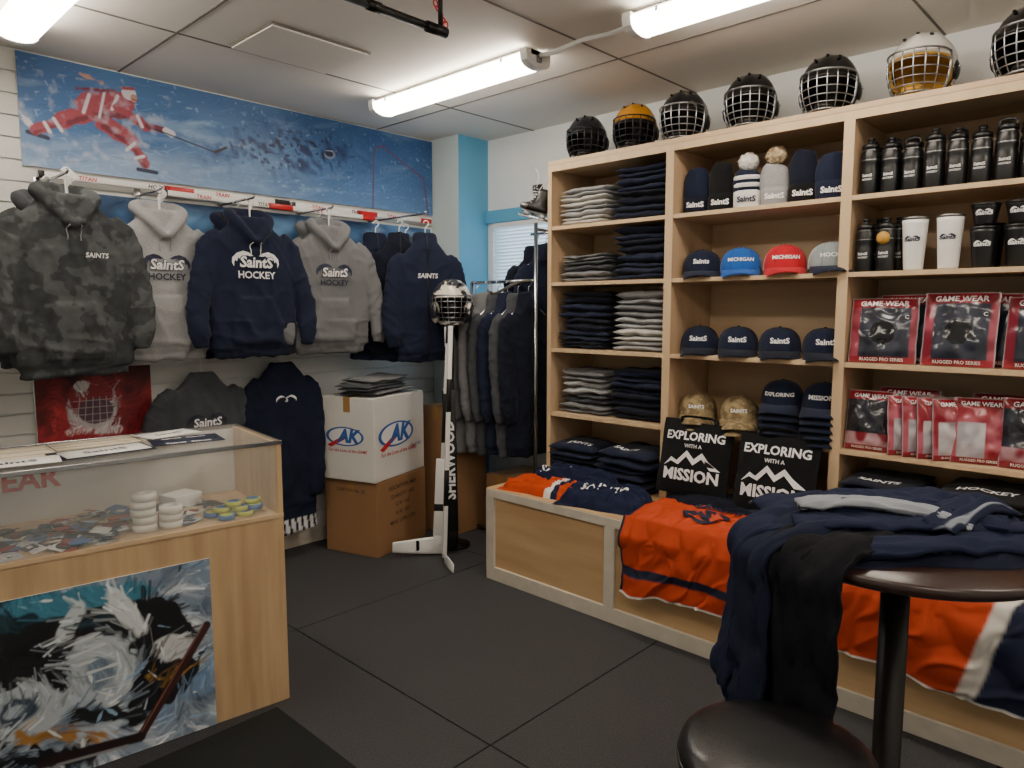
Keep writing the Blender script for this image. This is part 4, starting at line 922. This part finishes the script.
for k in range(330):
    x=-.16-1.25*random.random(); y=.03+.37*random.random(); w=random.uniform(.03,.075)
    if x>-.27 and y<.2: continue
    if -.54<x<-.33 and y<.17: continue
    z=zd+.003+.030*random.random()*(.5+.5*math.sin(x*9))
    g=box(w,w*random.uniform(.55,1),.0025,bev=.0008) if k%3 else lathe([(0,-.0012),(w/2,-.0012),(w/2,.0012),(0,.0012)],18)
    Mk=T(x,y,z)@R(random.random()*3)@R(random.uniform(-.25,.25),'X'); m1=random.choice(pm); b.add(g,m1,Mk,smooth=False)
    if k%2: b.add(box(w*.5,w*.3,.0006,(0,0,.0016)),random.choice(pm),Mk,smooth=False)
b.add(box(.12,.1,.05,(0,0,.025),.003),m_paper,T(-.27,.36,zd+.001)@R(.4)); b.done(MCt)
def roll(b,m,M,r=.033,h=.026,ri=.018): b.add(lathe([(ri,0),(r,0),(r,h),(ri,h),(ri,0)],24),m,M)
b=B('hockey_tape_rolls'); mt_=mat('cloth_tape_white','dcdad2',.7,var=.05,vs=40)
for k in range(5): roll(b,mt_,T(-.455+.003*math.sin(k*2),.10,zd+.001+k*.027),.040,.0255)
for k in range(3): roll(b,mt_,T(-.372,.085+.003*math.cos(k),zd+.001+k*.027),.038,.0255)
b.done(MCt)
b=B('hockey_tape_rolls'); my=mat('tape_yellow','c2c84a',.5); mb_=mat('tape_blue','3a6ea8',.5)
for k,(x,y,z,a) in enumerate([(-.12,.07,0,0),(-.19,.06,0,0),(-.15,.14,0,0),(-.075,.13,0,0),(-.22,.13,0,0),(-.13,.09,.018,0),(-.19,.11,.018,0),(-.08,.08,.018,0),(-.15,.1,.036,0),(-.08,.1,.036,0)]):
    roll(b,my if k%3!=1 else mb_,T(x,y,zd+.001+z),.030,.017); roll(b,mb_ if k%3!=1 else my,T(x,y,zd+.0015+z),.023,.0172,.015)
b.done(MCt)
b=B('door_mat'); mm=mat('mat_carpet','0f1413',.95,var=.3,vs=120,bump=1,bs=300); b.box(-.9,1.235,1.25,2.395,.0005,.010,mm,.004); b.done(recenter=True)

# ------------------------------------------------------------------ TABLE + STOOL
TX,TY,TZ,TR=1.93,.49,.93,.34
m_tab=mat('table_dark_brown','2e1d1a',.3,var=.15,vs=6,st=(1,8,1),coat=.2)
b=B('round_pub_table')
b.add(lathe([(0,TZ-.03),(TR-.012,TZ-.03),(TR,TZ-.022),(TR,TZ-.006),(TR-.006,TZ),(0,TZ)],72),m_tab)
b.add(lathe([(0,TZ-.045),(.16,TZ-.045),(.16,TZ-.03),(0,TZ-.03)],32),m_blackm)
b.add(lathe([(0,0),(.25,0),(.25,.012),(.06,.035),(.04,.05),(.034,.06),(.034,TZ-.045),(0,TZ-.045)],32),mat('post_dark','1e1a18',.4,.3))
b.done(T(TX,TY,0))
b=B('bar_stool'); ml=mat('black_vinyl','0d0d0f',.34,bump=.35,bs=250,var=.2,vs=6,coat=.2); SZ=.64
b.add(lathe([(0,SZ-.075),(.175,SZ-.075),(.188,SZ-.07),(.192,SZ-.055),(.190,SZ-.04),(.192,SZ-.03),(.186,SZ-.014),(.165,SZ-.003),(.12,SZ+.003),(.06,SZ+.004),(0,SZ+.003)],56),ml)
b.add(tube([(.1905*math.cos(a),.1905*math.sin(a),SZ-.042) for a in np.linspace(0,2*PI,56,endpoint=False)],.004,8,closed=True),ml)
b.add(lathe([(0,SZ-.09),(.15,SZ-.09),(.15,SZ-.074),(0,SZ-.074)],32),m_blackm)
for k in range(4):
    a=k*PI/2+.5; b.add(tube([(.12*math.cos(a),.12*math.sin(a),SZ-.085),(.19*math.cos(a),.19*math.sin(a),.012)],.0125,10),m_blackm)
    b.add(lathe([(0,0),(.016,0),(.016,.015),(0,.015)],12),m_blackp,T(.19*math.cos(a),.19*math.sin(a),0))
b.add(tube([(.167*math.cos(a),.167*math.sin(a),.2) for a in np.linspace(0,2*PI,40,endpoint=False)],.009,8,closed=True),m_blackm)
b.done(T(1.33,.535,0))
def ribbon(P,w,th,seed,base='1a2138',stripe='8f949b',sp=(1,2),k=8,amp=.012,n=44,wf=None):
    """flat trouser leg lofted along a path; stripe colours section points in sp"""
    P=cr(P,k); m=len(P); rings=[]; cols=[]; last=None; s=0
    for i,p in enumerate(P):
        t=P[min(i+1,m-1)]-P[max(i-1,0)]; t=t/(np.linalg.norm(t)+1e-9)
        u=np.cross(t,(0,0,1)); 
        if np.linalg.norm(u)<.35 and last is not None: u=last-t*np.dot(last,t)
        u/=np.linalg.norm(u)
        if last is not None and np.dot(u,last)<0: u=-u
        last=u; v=np.cross(t,u); 
        if i: s+=np.linalg.norm(P[i]-P[i-1])
        e=min(1,.5+3*min(i,m-1-i)/m*2)
        ww=w*(wf(i/(m-1)) if wf else 1)
        rr=sring(p,u,v,ww/2*(1+.12*nz(s*7,seed)),th/2*e,n,2.6)
        for j in range(n):
            a=np.dot(rr[j]-p,u)/(ww/2)
            q=amp*(r3(a*1.1+seed,s*4.5+a*.8,seed)*1.1+nz(a*2.5+seed,s*11,seed)*.6+r3(a*2+seed,s*9-a*1.5,seed+3)*.5-.3)
            rr[j]+=v*q
        rings.append(rr)
        cols+=[lin(stripe) if sp and sp[0]*1.46<=j<=sp[1]*1.46 else lin(base) for j in range(n)]
    g=loft(rings); return g,np.array(cols)
b=B('track_pants')
def rb(P,w,th,seed,**k):
    g,c=ribbon([(TX+x,TY+y,z) for x,y,z in P],w,th,seed,**k); b.add(g,c_attr,col=c)
Rv=np.array([.688,-.725]); Fv=np.array([.725,.688])
def pt(r,f,z): q=Rv*r+Fv*f; return (q[0],q[1],TZ+z)
g=blob(.62,.46,.055,51,nx=80,ny=70,colf=lambda u,v:lin('151b2d'),fr=1.8,p=2.8); b.add((g[0],g[1]),c_attr,T(TX+.02,TY+.0,TZ+.001)@R(math.radians(-46)),col=g[2])
rb([pt(-.30,.12,.04),pt(-.1,.14,.055),pt(.12,.12,.06),pt(.30,.08,.045)],.18,.035,1,sp=(13,15))
rb([pt(.30,-.02,.045),pt(.12,-.05,.06),pt(-.1,-.04,.065),pt(-.27,.0,.05)],.17,.03,2,sp=(24,26))
rb([pt(-.22,-.13,.03),pt(-.05,-.15,.04),pt(.12,-.13,.045),pt(.27,-.12,.035)],.14,.03,3,sp=(3,5))
rb([pt(-.18,.05,.08),pt(.0,.03,.09),pt(.18,.08,.085),pt(.28,.14,.06)],.13,.028,4,sp=(10,12))
rb([pt(.20,-.10,.07),pt(.07,-.02,.085),pt(-.06,.06,.09),pt(-.14,.14,.07)],.12,.025,5,sp=None)
rb([pt(.0,-.13,.07),pt(.10,-.07,.09),pt(.20,.0,.095),pt(.27,.02,.07)],.11,.025,6,sp=(25,27),stripe='7e858f')
rb([pt(-.25,.02,.085),pt(-.12,.0,.095),pt(.02,-.06,.09),pt(.10,-.13,.07)],.07,.02,7,base='8b9098',sp=None,amp=.008)
def leg(ang,zb,w,seed,r1=.385,r2=.40,zz=.04,tw=0,**k):
    a=math.radians(ang); a2=math.radians(ang+tw); d=(math.cos(a),math.sin(a)); d2=(math.cos(a2),math.sin(a2))
    rb([(d[0]*.06,d[1]*.06,TZ+zz+.015),(d[0]*.2,d[1]*.2,TZ+zz+.008),(d[0]*.315,d[1]*.315,TZ+.034),(d[0]*r1,d[1]*r1,TZ-.015),(d[0]*r1,d[1]*r1,TZ-.11),
        (d2[0]*(r1+r2)/2,d2[1]*(r1+r2)/2,(TZ-.1+zb)/2),(d2[0]*r2,d2[1]*r2,zb+.06),(d2[0]*r2,d2[1]*r2,zb)],w,.034,seed,**k)
leg(128,.52,.15,11,sp=(0,1),r2=.42,amp=.018)
leg(143,.50,.15,12,sp=(0,2),r1=.40,r2=.415,amp=.018,base='171e31')
leg(166,.43,.17,13,sp=None,base='0e0f15',r1=.378,r2=.375,amp=.016,zz=.03)
leg(153,.46,.15,14,sp=None,base='0d0e13',r1=.37,r2=.36,amp=.016,zz=.02)
b.done(norm=False)

# ------------------------------------------------------------------ world, camera
w=bpy.data.worlds.new('World'); bpy.context.scene.world=w; w.use_nodes=True
bg=w.node_tree.nodes['Background']; bg.inputs[0].default_value=(.62,.8,1,1); bg.inputs[1].default_value=3.5
cam=bpy.data.cameras.new('camera'); cam.sensor_width=36; cam.lens=24.96; cam.clip_start=.02
co=bpy.data.objects.new('camera',cam); bpy.context.collection.objects.link(co)
co.location=(0,0,1.5); co.rotation_euler=(math.radians(90-5.95),0,math.radians(-46.5)); bpy.context.scene.camera=co
print('objects',len(bpy.data.objects))
